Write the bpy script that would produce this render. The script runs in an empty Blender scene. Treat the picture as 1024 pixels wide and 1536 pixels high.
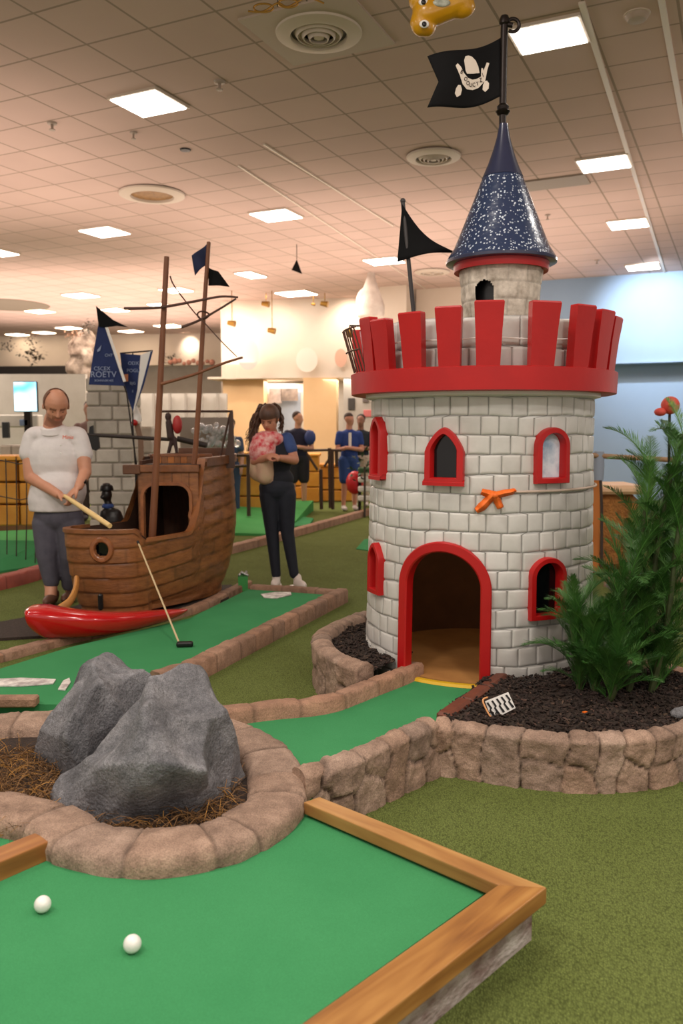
import bpy, bmesh, math, random
import numpy as np
from math import sin, cos, tan, pi, radians as R_, atan2, sqrt, hypot
from mathutils import Vector, Matrix, noise
random.seed(7)
S = bpy.context.scene
C = S.collection
# ---------------------------------------------------------------- camera model (1024 x 1536)
F = 1250.0; HZ = 643.0; TH = math.atan((768-HZ)/F); CZ = 1.435; HC = 4.435
def ray(px, py):
    x = (px-512)/F; u = (768-py)/F
    return Vector((x, cos(TH)+u*sin(TH), -sin(TH)+u*cos(TH)))
def P(px, py, z):
    d = ray(px, py); t = (z-CZ)/d.z
    return Vector((d.x*t, d.y*t, z))
def Q(px, py, Y):
    d = ray(px, py); t = Y/d.y
    return Vector((d.x*t, Y, CZ+d.z*t))
def pp(px, py, z):
    v = P(px, py, z); return (v.x, v.y)
cam = bpy.data.objects.new('camera', bpy.data.cameras.new('camera')); C.objects.link(cam)
cam.data.sensor_fit = 'VERTICAL'; cam.data.sensor_height = 36; cam.data.sensor_width = 24
cam.data.lens = F/1536*36; cam.location = (0, 0, CZ); cam.rotation_euler = (pi/2-TH, 0, 0)
cam.data.clip_start = .05; cam.data.clip_end = 200
cam.data.dof.use_dof = True; cam.data.dof.focus_distance = 3.7; cam.data.dof.aperture_fstop = cam.data.lens/1000/0.0095
S.camera = cam
# ---------------------------------------------------------------- materials
def L_(c):
    def f(v):
        v /= 255.0
        return v/12.92 if v <= .04045 else ((v+.055)/1.055)**2.4
    return (f(c[0]), f(c[1]), f(c[2]), 1)
_m = {}
def M(name, c1, c2=None, scale=8, rough=.5, metal=0, bump=0, bscale=60, attr=False, coat=0, stretch=None, detail=4, spec=None,
      emis=None, contrast=.25, alpha=None, trans=0, c3=None, bdist=.01, sheen=0, voro=0, speck=0):
    if name in _m: return _m[name]
    m = bpy.data.materials.new(name); m.use_nodes = True; _m[name] = m
    n = m.node_tree.nodes; l = m.node_tree.links; b = n['Principled BSDF']
    b.inputs['Roughness'].default_value = rough; b.inputs['Metallic'].default_value = metal
    b.inputs['Coat Weight'].default_value = coat
    if coat: b.inputs['Coat Roughness'].default_value = .12
    if spec is not None: b.inputs['Specular IOR Level'].default_value = spec
    if sheen: b.inputs['Sheen Weight'].default_value = sheen
    if trans: b.inputs['Transmission Weight'].default_value = trans
    if emis:
        b.inputs['Emission Color'].default_value = L_(c1); b.inputs['Emission Strength'].default_value = emis
    tc = n.new('ShaderNodeTexCoord'); mp = n.new('ShaderNodeMapping'); l.new(tc.outputs['Object'], mp.inputs[0])
    if stretch: mp.inputs['Scale'].default_value = stretch
    out = None
    if c2 is not None:
        t = n.new('ShaderNodeTexNoise'); t.inputs['Scale'].default_value = scale; t.inputs['Detail'].default_value = detail
        t.inputs['Roughness'].default_value = .6
        l.new(mp.outputs[0], t.inputs['Vector'])
        r = n.new('ShaderNodeValToRGB'); l.new(t.outputs['Fac'], r.inputs[0])
        r.color_ramp.elements[0].position = .5-contrast; r.color_ramp.elements[1].position = .5+contrast
        r.color_ramp.elements[0].color = L_(c1); r.color_ramp.elements[1].color = L_(c2)
        if c3 is not None:
            e = r.color_ramp.elements.new(.5); e.color = L_(c3)
        out = r.outputs[0]
    else:
        b.inputs['Base Color'].default_value = L_(c1)
        t = None
    if speck:
        ts_ = n.new('ShaderNodeTexNoise'); ts_.inputs['Scale'].default_value = 210; ts_.inputs['Detail'].default_value = 3; l.new(mp.outputs[0], ts_.inputs['Vector'])
        mr_ = n.new('ShaderNodeMapRange'); mr_.inputs['From Min'].default_value = .3; mr_.inputs['From Max'].default_value = .7; mr_.inputs['To Min'].default_value = 1-speck; mr_.inputs['To Max'].default_value = 1+speck*.7
        l.new(ts_.outputs['Fac'], mr_.inputs['Value']); mxs = n.new('ShaderNodeMix'); mxs.data_type = 'RGBA'; mxs.blend_type = 'MULTIPLY'; mxs.inputs[0].default_value = 1
        l.new(out, mxs.inputs[6]); l.new(mr_.outputs[0], mxs.inputs[7]); out = mxs.outputs[2]
    if attr:
        a = n.new('ShaderNodeAttribute'); a.attribute_name = 'tint'
        mx = n.new('ShaderNodeMix'); mx.data_type = 'RGBA'; mx.blend_type = 'MULTIPLY'; mx.inputs[0].default_value = 1
        if out: l.new(out, mx.inputs[6])
        else: mx.inputs[6].default_value = L_(c1)
        l.new(a.outputs['Color'], mx.inputs[7]); out = mx.outputs[2]
    if out:
        l.new(out, b.inputs['Base Color'])
        if emis: l.new(out, b.inputs['Emission Color'])
    if bump:
        if voro:
            t2 = n.new('ShaderNodeTexVoronoi'); t2.inputs['Scale'].default_value = bscale; o2 = t2.outputs['Distance']
        else:
            t2 = n.new('ShaderNodeTexNoise'); t2.inputs['Scale'].default_value = bscale; t2.inputs['Detail'].default_value = 5; o2 = t2.outputs['Fac']
        l.new(mp.outputs[0], t2.inputs['Vector'])
        bp = n.new('ShaderNodeBump'); bp.inputs['Strength'].default_value = bump; bp.inputs['Distance'].default_value = bdist
        l.new(o2, bp.inputs['Height']); l.new(bp.outputs[0], b.inputs['Normal'])
    return m
# ---------------------------------------------------------------- mesh collector
class MB:
    def __init__(s): s.v = []; s.f = []; s.t = None; s.m = []
    def add(s, vs, fs, tint=None, mi=0):
        o = len(s.v); s.v += [tuple(x) for x in vs]; s.f += [tuple(i+o for i in f) for f in fs]
        s.m += [mi]*len(fs)
        if tint is not None or s.t is not None:
            if s.t is None: s.t = [(1, 1, 1)]*o
            if tint is None: s.t += [(1, 1, 1)]*len(vs)
            elif isinstance(tint, list): s.t += tint
            else: s.t += [tint]*len(vs)
        return s
    def box(s, c, d, rz=0, mat=None, bev=0, tint=None, taper=1):
        c = Vector(c); hx, hy, hz = d[0]/2, d[1]/2, d[2]/2
        bev = min(bev, hx*.9, hy*.9, hz*.9)
        if bev <= 0:
            pts = [Vector((sx*hx*(taper if sz > 0 else 1), sy*hy*(taper if sz > 0 else 1), sz*hz)) for sz in (-1, 1) for sy in (-1, 1) for sx in (-1, 1)]
            fs = [(0, 2, 3, 1), (4, 5, 7, 6), (0, 1, 5, 4), (2, 6, 7, 3), (0, 4, 6, 2), (1, 3, 7, 5)]
        else:
            pts = []; idx = {}
            for sz in (-1, 1):
                for sy in (-1, 1):
                    for sx in (-1, 1):
                        for k in range(3):
                            q = [sx*hx, sy*hy, sz*hz]
                            for j in range(3):
                                if j != k: q[j] -= (sx, sy, sz)[j]*bev
                            idx[(sx, sy, sz, k)] = len(pts); pts.append(Vector(q))
            I = lambda x, y, z, k: idx[(x, y, z, k)]
            fs = []
            for k in range(3):
                for sg in (-1, 1):
                    cs = []
                    for (p, q) in ((-1, -1), (1, -1), (1, 1), (-1, 1)):
                        t = [0, 0, 0]; t[k] = sg; t[(k+1) % 3] = p; t[(k+2) % 3] = q; cs.append(I(t[0], t[1], t[2], k))
                    fs.append(tuple(cs if sg > 0 else cs[::-1]))
            for k in range(3):
                a, b2 = (k+1) % 3, (k+2) % 3
                for p in (-1, 1):
                    for q in (-1, 1):
                        t0 = [0, 0, 0]; t0[a] = p; t0[b2] = q; t1 = list(t0); t0[k] = -1; t1[k] = 1
                        f = (I(*t0, a), I(*t1, a), I(*t1, b2), I(*t0, b2)); fs.append(f if p*q > 0 else f[::-1])
            for sz in (-1, 1):
                for sy in (-1, 1):
                    for sx in (-1, 1):
                        f = (I(sx, sy, sz, 0), I(sx, sy, sz, 1), I(sx, sy, sz, 2)); fs.append(f if sx*sy*sz > 0 else f[::-1])
        if mat is None: mat = Matrix.Rotation(rz, 3, 'Z')
        return s.add([c+mat @ p for p in pts], fs, tint)
    def tube(s, pts, r, seg=10, cap=True, tint=None, flat=None):
        pts = [Vector(p) for p in pts]; n = len(pts)
        rs = r if isinstance(r, (list, tuple)) else [r]*n
        vs = []; up = None
        for i, p in enumerate(pts):
            d = (pts[min(i+1, n-1)]-pts[max(i-1, 0)]).normalized()
            if up is None:
                up = Vector((0, 0, 1)) if abs(d.z) < .9 else Vector((1, 0, 0))
            a = d.cross(up).normalized(); b2 = a.cross(d).normalized(); up = b2
            for k in range(seg):
                an = 2*pi*k/seg
                vs.append(p+a*cos(an)*rs[i]+b2*sin(an)*rs[i]*(flat or 1))
        fs = [(i*seg+k, i*seg+(k+1) % seg, (i+1)*seg+(k+1) % seg, (i+1)*seg+k) for i in range(n-1) for k in range(seg)]
        if cap: fs += [tuple(range(seg))[::-1], tuple((n-1)*seg+k for k in range(seg))]
        return s.add(vs, fs, tint)
    def lathe(s, prof, seg=32, c=(0, 0, 0), mat=None, tint=None, sq=1):
        vs = []; fs = []; n = len(prof)
        for (r, z) in prof:
            for k in range(seg):
                an = 2*pi*k/seg; vs.append(Vector((r*cos(an), r*sin(an)*sq, z)))
        if mat is not None: vs = [mat @ v for v in vs]
        c = Vector(c); vs = [v+c for v in vs]
        for i in range(n-1):
            for k in range(seg): fs.append((i*seg+k, i*seg+(k+1) % seg, (i+1)*seg+(k+1) % seg, (i+1)*seg+k))
        if prof[0][0] > 1e-6: fs.append(tuple(range(seg))[::-1])
        if prof[-1][0] > 1e-6: fs.append(tuple((n-1)*seg+k for k in range(seg)))
        return s.add(vs, fs, tint)
    def ball(s, c, r, seg=16, mat=None, tint=None):
        r = (r, r, r) if not isinstance(r, (tuple, list)) else r
        h = max(4, seg//2); vs = []; c = Vector(c)
        for i in range(h+1):
            a = -pi/2+pi*i/h
            for k in range(seg):
                v = Vector((cos(a)*cos(2*pi*k/seg)*r[0], cos(a)*sin(2*pi*k/seg)*r[1], sin(a)*r[2]))
                vs.append(c+(mat @ v if mat is not None else v))
        fs = [(i*seg+k, i*seg+(k+1) % seg, (i+1)*seg+(k+1) % seg, (i+1)*seg+k) for i in range(h) for k in range(seg)]
        return s.add(vs, fs, tint)
    def cap(s, p0, r0, p1, r1, seg=14, tint=None):
        p0 = Vector(p0); p1 = Vector(p1); d = (p1-p0); L = d.length; q = d.to_track_quat('Z', 'Y').to_matrix() if L > 1e-6 else Matrix.Identity(3)
        prof = [(1e-5, -r0)]+[(r0*cos(a), r0*sin(a)) for a in (-1.2, -.8, -.4, 0)]+[(r1*cos(a), L+r1*sin(a)) for a in (0, .4, .8, 1.2)]+[(1e-5, L+r1)]
        return s.lathe(prof, seg, p0, q, tint)
    def prism(s, poly, z0, z1, mat=None, tint=None, topz=None):
        n = len(poly); vs = [Vector((p[0], p[1], z0)) for p in poly]+[Vector((p[0], p[1], z1)) for p in poly]
        if mat is not None: vs = [mat @ v for v in vs]
        fs = [tuple(range(n))[::-1], tuple(range(n, 2*n))]+[(i, (i+1) % n, n+(i+1) % n, n+i) for i in range(n)]
        return s.add(vs, fs, tint)
    def grid(s, fn, nu, nv, closeu=False, tint=None, keep=None):
        vs = []; ts = []
        for j in range(nv+1):
            for i in range(nu if closeu else nu+1):
                r = fn(i, j)
                if tint: vs.append(r[0]); ts.append(r[1])
                else: vs.append(r)
        w = nu if closeu else nu+1; fs = []
        for j in range(nv):
            for i in range(nu):
                if keep and not keep(i, j): continue
                i2 = (i+1) % w if closeu else i+1
                fs.append((j*w+i, j*w+i2, (j+1)*w+i2, (j+1)*w+i))
        return s.add(vs, fs, ts if tint else None)
    def build(s, name, mat, parent=None, smooth=True, angle=40, solid=0, fixn=False, mod=None):
        me = bpy.data.meshes.new(name); me.from_pydata(s.v, [], s.f); me.validate()
        if not s.t: s.t = [(1, 1, 1)]*len(s.v)
        if True:
            a = me.color_attributes.new('tint', 'FLOAT_COLOR', 'POINT')
            a.data.foreach_set('color', [x for t in s.t for x in (t[0], t[1], t[2], 1)])
        bm = bmesh.new(); bm.from_mesh(me)
        if fixn: bmesh.ops.recalc_face_normals(bm, faces=bm.faces)
        big = [f for f in bm.faces if len(f.verts) > 4]
        if big: bmesh.ops.triangulate(bm, faces=big)
        bm.to_mesh(me); bm.free()
        mats = mat if isinstance(mat, (list, tuple)) else [mat]
        for mm in mats: me.materials.append(mm)
        if len(mats) > 1 and len(me.polygons) == len(s.m): me.polygons.foreach_set('material_index', s.m)
        o = bpy.data.objects.new(name, me); C.objects.link(o)
        if smooth:
            me.polygons.foreach_set('use_smooth', [True]*len(me.polygons))
            try: me.set_sharp_from_angle(angle=R_(angle))
            except Exception: pass
        if solid:
            md = o.modifiers.new('solid', 'SOLIDIFY'); md.thickness = solid; md.offset = 0
        if parent is not None:
            o.parent = parent
            o.matrix_parent_inverse = Matrix.Translation(-parent.location) if parent.type == 'EMPTY' else Matrix.Identity(4)
        return o
# geometry is written in world coordinates; an Empty's children keep it (parent inverse = -location)
def thing(name, label, cat, loc=(0, 0, 0), group=None):
    o = bpy.data.objects.new(name, None); C.objects.link(o); o.location = loc; o.empty_display_size = .1
    o['label'] = label; o['category'] = cat
    if group: o['group'] = group
    return o
def tag(o, label, cat, group=None, kind=None):
    o['label'] = label; o['category'] = cat
    if group: o['group'] = group
    if kind: o['kind'] = kind
    return o
def struct(o, label=None):
    o['kind'] = 'structure'
    if label: o['label'] = label; o['category'] = o.name.split('_')[0].split('.')[0]
    return o
def dup(root, loc, rz=0, sc=1, label=None):
    r = root.copy(); C.objects.link(r); r.location = loc; r.rotation_euler = (0, 0, rz); r.scale = (sc, sc, sc)
    if label: r['label'] = label
    for ch in list(root.children):
        c = ch.copy(); C.objects.link(c); c.parent = r
        for g in list(ch.children):
            d = g.copy(); C.objects.link(d); d.parent = c
    return r
def recentre(o):
    """put a single-mesh thing's origin at its base centre"""
    me = o.data; n = len(me.vertices); a = np.empty(n*3); me.vertices.foreach_get('co', a); a = a.reshape(-1, 3)
    c = Vector(((a[:, 0].min()+a[:, 0].max())/2, (a[:, 1].min()+a[:, 1].max())/2, a[:, 2].min()))
    me.transform(Matrix.Translation(-c)); o.location = c
    return o
def catmull(pts, n=8, closed=False):
    pts = [Vector(p) for p in pts]; out = []; N = len(pts)
    rng = range(N if closed else N-1)
    for i in rng:
        if closed: p0, p1, p2, p3 = pts[(i-1) % N], pts[i], pts[(i+1) % N], pts[(i+2) % N]
        else: p0, p1, p2, p3 = pts[max(i-1, 0)], pts[i], pts[i+1], pts[min(i+2, N-1)]
        for k in range(n):
            t = k/n
            out.append(.5*((2*p1)+(-p0+p2)*t+(2*p0-5*p1+4*p2-p3)*t*t+(-p0+3*p1-3*p2+p3)*t**3))
    if not closed: out.append(pts[-1])
    return out
def resample(pts, step, closed=False):
    pts = [Vector((p[0], p[1])) for p in pts]
    if closed: pts = pts+[pts[0]]
    L = [0]
    for a, b in zip(pts, pts[1:]): L.append(L[-1]+(b-a).length)
    n = max(2, int(L[-1]/step)); out = []; j = 0
    for i in range(n+1):
        s = L[-1]*i/n
        while j < len(pts)-2 and L[j+1] < s: j += 1
        t = (s-L[j])/max(1e-9, L[j+1]-L[j]); out.append((pts[j].lerp(pts[j+1], min(1, max(0, t))), s))
    return out
def hsh(*a):
    x = sin(sum(v*k for v, k in zip(a, (12.9898, 78.233, 37.719, 11.13))))*43758.5453
    return x-math.floor(x)
def sweep(path, prof, block=.25, closed=False, step=.012, groove=.008, rough=.004, tv=.12, seed=1, mort=.45, jit=.35, smooth_path=True, skirt=None):
    """a masonry strip: prof = [(offset to the left of the path, z)], joints across it every ~block metres"""
    if smooth_path: path = catmull([(p[0], p[1], 0) for p in path], 10, closed)
    rs = resample(path, step, closed); n = len(rs)-1; L = rs[-1][1]
    nb = max(1, round(L/block)); cuts = [L*(i+(0 if i in (0, nb) else (hsh(i, seed)-.5)*jit))/nb for i in range(nb+1)]
    mb = MB(); K = len(prof)-1; vs = []; ts = []
    for i in range(n+1):
        p, s = rs[i]
        a = rs[(i-1) % n if closed else max(i-1, 0)][0]; b = rs[(i+1) % n if closed else min(i+1, n)][0]
        d = (b-a).normalized(); nr = Vector((-d.y, d.x))
        k = 0
        while k < nb-1 and s > cuts[k+1]: k += 1
        e = min(abs(s-cuts[k]), abs(s-cuts[k+1])) if (closed or 0 < k < nb-1) else (abs(s-cuts[k+1]) if k == 0 else abs(s-cuts[k]))
        if nb == 1: e = 9
        g = max(0, 1-e/.011); kk = hsh(k, seed, 3)
        tnt = 1+(hsh(k, seed, 5)-.5)*2*tv; tr = 1+(hsh(k, seed, 9)-.5)*tv*.6
        for j, (o, z) in enumerate(prof):
            edge = 0 if j in (0, K) else 1
            nz = noise.noise(Vector((p.x*14+o*14, p.y*14, z*14+seed)))
            nz2 = noise.noise(Vector((p.x*45, p.y*45, z*45+o*40+seed)))
            cx = sum(q[0] for q in prof)/len(prof); zz = z+edge*((kk-.5)*rough*1.5+nz*rough+nz2*rough*.5-g*groove); oo = o+(cx-o)*g*.06+nz*rough*(1 if o > cx else -1)
            q = p+nr*oo
            vs.append((q.x, q.y, zz)); dk = 1-g*mort
            ts.append((tnt*tr*dk, tnt*dk, tnt*dk/tr))
    w = K+1; fs = []
    for i in range(n):
        i2 = (i+1) % (n+1)
        for j in range(K): fs.append((i*w+j, i2*w+j, i2*w+j+1, i*w+j+1))
    if not closed: fs += [tuple(range(w)), tuple(n*w+j for j in range(w))[::-1]]
    mb.add(vs, fs, ts); return mb
def text_part(txt, size, mtx, mat, parent, name='lettering', ext=.001, sx=1):
    cu = bpy.data.curves.new('text', 'FONT'); cu.body = txt; cu.size = size; cu.align_x = 'CENTER'; cu.align_y = 'CENTER'; cu.extrude = ext; cu.resolution_u = 3
    o = bpy.data.objects.new('text', cu); C.objects.link(o); bpy.context.view_layer.update()
    dg = bpy.context.evaluated_depsgraph_get(); me = bpy.data.meshes.new_from_object(o.evaluated_get(dg)); me.name = name
    bpy.data.objects.remove(o); bpy.data.curves.remove(cu)
    me.transform(mtx @ Matrix.Diagonal((sx, 1, 1, 1))); me.materials.clear(); me.materials.append(mat)
    q = bpy.data.objects.new(name, me); C.objects.link(q); q.parent = parent
    if parent is not None: q.matrix_parent_inverse = Matrix.Translation(-parent.location) if parent.type == 'EMPTY' else Matrix.Identity(4)
    return q
def blob(mb, name, mat, parent, voxel=.008, it=6, tintf=None):
    """fuse overlapping closed shapes into one continuous skin"""
    me = bpy.data.meshes.new('t'); me.from_pydata(mb.v, [], mb.f); bm = bmesh.new(); bm.from_mesh(me)
    bmesh.ops.remove_doubles(bm, verts=bm.verts, dist=1e-4); bmesh.ops.holes_fill(bm, edges=bm.edges, sides=64); bmesh.ops.recalc_face_normals(bm, faces=bm.faces); bm.to_mesh(me); bm.free()
    o = bpy.data.objects.new('t', me); C.objects.link(o)
    r = o.modifiers.new('r', 'REMESH'); r.mode = 'VOXEL'; r.voxel_size = voxel
    s = o.modifiers.new('s', 'SMOOTH'); s.iterations = it; s.factor = .5
    bpy.context.view_layer.update(); dg = bpy.context.evaluated_depsgraph_get()
    m2 = bpy.data.meshes.new_from_object(o.evaluated_get(dg)); m2.name = name
    bpy.data.objects.remove(o); bpy.data.meshes.remove(me)
    m2.materials.clear(); m2.materials.append(mat)
    m2.polygons.foreach_set('use_smooth', [True]*len(m2.polygons))
    if tintf:
        n = len(m2.vertices); a = m2.color_attributes.new('tint', 'FLOAT_COLOR', 'POINT')
        a.data.foreach_set('color', [x for v in m2.vertices for x in (*tintf(v.co), 1)])
    q = bpy.data.objects.new(name, m2); C.objects.link(q)
    if parent is not None:
        q.parent = parent; q.matrix_parent_inverse = Matrix.Translation(-parent.location) if parent.type == 'EMPTY' else Matrix.Identity(4)
    return q
def ctrs(poly, n=3): return poly
# shared materials
m_black = M('black_plastic', (16, 16, 18), rough=.4)
m_dark = M('dark_cloth', (20, 21, 26), (28, 30, 38), scale=30, rough=.85)
m_white = M('white_plastic', (235, 233, 228), rough=.35)
m_red = M('red_paint', (186, 22, 22), (172, 18, 20), scale=6, rough=.38, bump=.08, bscale=30)
m_glass_black = M('dark_window', (10, 11, 14), rough=.15)
m_metal = M('dark_metal', (40, 34, 32), rough=.4, metal=.7)
m_steel = M('steel', (170, 170, 170), rough=.3, metal=1)
m_wood = M('rail_wood', (176, 106, 54), (206, 140, 82), scale=5, rough=.45, bump=.1, bscale=30, stretch=(1, 1, 1), detail=6, c3=(190, 122, 66), attr=True)
m_mast = M('mast_wood', (112, 66, 40), (136, 84, 52), scale=20, rough=.5, stretch=(1, 1, .1))
m_skin = M('skin', (206, 150, 122), (196, 138, 110), scale=10, rough=.5, attr=True)
m_skin_dark = M('brown_skin', (120, 78, 58), rough=.5)
# ================================================================ SETTING
GA = R_(25.6)
GU = Vector((sin(GA), cos(GA))); GV = Vector((cos(GA), -sin(GA)))
def turf(name, c1, c2, weave=0, sc=260, c3=None):
    m = M(name, c1, c2, scale=3, rough=.95, spec=.1, contrast=.35)
    n = m.node_tree.nodes; l = m.node_tree.links; b = n['Principled BSDF']; tc = n['Texture Coordinate']
    base = b.inputs['Base Color'].links[0].from_socket
    t = n.new('ShaderNodeTexNoise'); t.inputs['Scale'].default_value = sc; t.inputs['Detail'].default_value = 3
    l.new(tc.outputs['Object'], t.inputs['Vector'])
    h = t.outputs['Fac']
    if weave:
        mp = n.new('ShaderNodeMapping'); mp.inputs['Rotation'].default_value = (0, 0, .5); mp.inputs['Scale'].default_value = (1, .55, 1)
        l.new(tc.outputs['Object'], mp.inputs[0])
        v = n.new('ShaderNodeTexVoronoi'); v.inputs['Scale'].default_value = weave; v.inputs['Randomness'].default_value = .7; l.new(mp.outputs[0], v.inputs['Vector'])
        inv = n.new('ShaderNodeMath'); inv.operation = 'SUBTRACT'; inv.inputs[0].default_value = 1; l.new(v.outputs['Distance'], inv.inputs[1])
        ad = n.new('ShaderNodeMath'); ad.operation = 'MULTIPLY'; l.new(inv.outputs[0], ad.inputs[0]); l.new(t.outputs['Fac'], ad.inputs[1]); h = inv.outputs[0]
        hh = ad.outputs[0]
    else: hh = h
    r = n.new('ShaderNodeMapRange'); r.inputs['From Min'].default_value = .3 if not weave else .1; r.inputs['From Max'].default_value = .7 if not weave else .6
    r.inputs['To Min'].default_value = .86 if not weave else .45; r.inputs['To Max'].default_value = 1.1 if not weave else 1.4
    l.new(hh, r.inputs['Value'])
    mx = n.new('ShaderNodeMix'); mx.data_type = 'RGBA'; mx.blend_type = 'MULTIPLY'; mx.inputs[0].default_value = 1
    l.new(base, mx.inputs[6]); l.new(r.outputs[0], mx.inputs[7]); l.new(mx.outputs[2], b.inputs['Base Color'])
    bp = n.new('ShaderNodeBump'); bp.inputs['Strength'].default_value = .6 if weave else .25; bp.inputs['Distance'].default_value = .006 if weave else .002
    l.new(h, bp.inputs['Height']); l.new(bp.outputs[0], b.inputs['Normal'])
    return m
m_olive = turf('olive_turf', (106, 118, 60), (120, 132, 74), weave=190)
m_green = turf('green_felt', (60, 134, 84), (70, 146, 94), sc=420)
m_felt2 = turf('pale_green_felt', (70, 150, 82), (84, 160, 92), sc=420)
fl = MB(); fl.box((0, 13.5, -.1), (34, 33, .2)); struct(fl.build('floor', m_olive, smooth=False), 'olive green ribbed artificial turf floor')
# ceiling: tiles between tees, all in one material
mc = bpy.data.materials.new('ceiling_tile'); mc.use_nodes = True
n = mc.node_tree.nodes; l = mc.node_tree.links; b = n['Principled BSDF']; b.inputs['Roughness'].default_value = .9
tc = n.new('ShaderNodeTexCoord'); mp = n.new('ShaderNodeMapping'); mp.vector_type = 'POINT'
mp.inputs['Rotation'].default_value = (0, 0, GA)     # x' along GV, y' along GU
l.new(tc.outputs['Object'], mp.inputs[0])
br = n.new('ShaderNodeTexBrick'); br.offset = 0; br.squash = 1; br.inputs['Scale'].default_value = 1
br.inputs['Brick Width'].default_value = .604; br.inputs['Row Height'].default_value = .547; br.inputs['Mortar Size'].default_value = .011
br.inputs['Mortar Smooth'].default_value = .1; br.inputs['Bias'].default_value = 0
br.inputs['Color1'].default_value = L_((208, 183, 174)); br.inputs['Color2'].default_value = L_((202, 177, 168)); br.inputs['Mortar'].default_value = L_((158, 140, 126))
nd = Vector((1.67, 7.54)); a_ = nd.dot(GV); b_ = nd.dot(GU)
mp.inputs['Location'].default_value = (-(a_ % .604), -(b_ % .547), 0)
l.new(mp.outputs[0], br.inputs['Vector'])
ns = n.new('ShaderNodeTexNoise'); ns.inputs['Scale'].default_value = 1.3; l.new(tc.outputs['Object'], ns.inputs['Vector'])
mr = n.new('ShaderNodeMapRange'); mr.inputs['To Min'].default_value = .9; mr.inputs['To Max'].default_value = 1.06; l.new(ns.outputs['Fac'], mr.inputs['Value'])
mx = n.new('ShaderNodeMix'); mx.data_type = 'RGBA'; mx.blend_type = 'MULTIPLY'; mx.inputs[0].default_value = 1
l.new(br.outputs['Color'], mx.inputs[6]); l.new(mr.outputs[0], mx.inputs[7]); l.new(mx.outputs[2], b.inputs['Base Color'])
bp = n.new('ShaderNodeBump'); bp.inputs['Strength'].default_value = .5; bp.inputs['Distance'].default_value = .01; l.new(br.outputs['Fac'], bp.inputs['Height'])
l.new(bp.outputs[0], b.inputs['Normal'])
ce = MB(); ce.box((0, 15, HC+.05), (34, 30, .1)); struct(ce.build('ceiling', mc, smooth=False), 'suspended tile ceiling of pale square tiles')
# bright tee rails that catch the light
m_tee = M('tee_rail', (226, 214, 200), rough=.4)
tr = MB()
for (a, b2) in ((pp(872, 2, HC), pp(997, 410, HC)), (pp(985, -40, HC), pp(1050, 330, HC)), (pp(395, 215, HC), pp(590, 338, HC)), (pp(357, 247, HC), pp(640, 434, HC))):
    A = Vector((*a, HC)); B = Vector((*b2, HC)); d = (B-A); tr.box((A+B)/2-Vector((0, 0, .008)), (.045 if A.x > .5 else .02, d.length, .016), atan2(-d.x, d.y))
struct(tr.build('trim_1', m_tee, smooth=False), 'long pale ceiling rails running towards the blue wall')
# walls
m_wwhite = M('white_wall', (226, 214, 200), (218, 205, 190), scale=1.5, rough=.8)
m_wblue = M('blue_wall', (150, 176, 205), (142, 168, 198), scale=1.2, rough=.75)
m_wblue2 = M('blue_lower_wall', (158, 184, 214), (150, 176, 208), scale=1.2, rough=.75)
m_beige = M('beige_plaster', (232, 196, 150), (226, 188, 140), scale=2, rough=.7)
m_grey = M('grey_wall', (196, 190, 182), (182, 175, 166), scale=3, rough=.8)
m_bandb = M('black_fascia', (40, 36, 36), rough=.6)
def wall(name, a, b2, z0, z1, th, m, label, out=0):
    A = Vector((*a, 0)); B = Vector((*b2, 0)); d = B-A; nn = Vector((-d.y, d.x, 0)).normalized()
    if nn.y < 0: nn = -nn
    q = MB(); q.box((A+B)/2+nn*(th/2+out)+Vector((0, 0, (z0+z1)/2)), (d.length, th, z1-z0), atan2(d.y, d.x))
    return struct(q.build(name, m, smooth=False), label)
wR1 = Vector((9.6, 14.9)); wR0 = Vector((3.95, 17.42)); wM = Vector((1.62, 18.45))
wall('wall_right', wR0, wR1, 2.76, HC, .25, m_wblue, 'pale blue upper wall at the right')
wall('wall_right_lower', wR0, wR1, 0, 2.76, .25, m_wblue2, 'darker blue lower wall under the ledge', .4)
dd = (wR1-wR0).normalized()
q = MB(); q.box((*((wR0+wR1)/2+Vector((-dd.y, dd.x))*.5), 2.74), ((wR1-wR0).length, 1.1, .05), atan2(dd.y, dd.x)); struct(q.build('trim_2', m_wblue2, smooth=False), 'blue underside of the upper wall')
wall('wall_middle', wM, wR0, 2.76, HC, .25, m_wwhite, 'cream upper wall behind the turret')
wall('wall_middle_lower', wM, wR0, 0, 2.76, .25, m_grey, 'grey wall behind the castle', .9)
q = MB(); q.box((1.18, 18.2, HC/2), (.62, .45, HC), -GA); struct(q.build('pillar', m_wwhite, smooth=False), 'cream square pillar behind the castle top')
wB0 = Vector((-2.86, 20.1)); wB1 = Vector((1.1, 19.45))
wall('wall_back', wB0, wB1, 2.62, HC, .3, m_wwhite, 'white upper wall lit by spotlights')
wall('wall_back_lower', wB0+Vector((-.2, 1.3)), wB1+Vector((.8, 1.3)), 0, 2.62, .2, m_grey, 'pale wall under the bulkhead')
q = MB(); q.box((-.9, 20.6, 2.64), (4.4, 1.6, .05), -.16); struct(q.build('trim_3', m_wwhite, smooth=False), 'underside of the white bulkhead')
q = MB(); q.box((-3.0, 22.5, HC/2+1.3), (.25, 5, HC-2.62), .15); struct(q.build('wall_return', m_wwhite, smooth=False), 'white return wall of the bulkhead')
# far left
wall('wall_far', (-16, 28.2), (-2.8, 26.6), 3.45, HC, .3, m_wwhite, 'distant white upper wall behind the ship')
wall('wall_far_lower', (-16, 29), (-2.8, 27.5), 0, 3.5, .2, m_grey, 'distant grey wall under the upper wall')
q = MB(); q.box((-11.3, 27.3, 3.15), (5.6, .3, .56), -.1); o = q.build('trim_4', m_bandb, smooth=False); struct(o, 'black fascia band under the far white wall')
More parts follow.
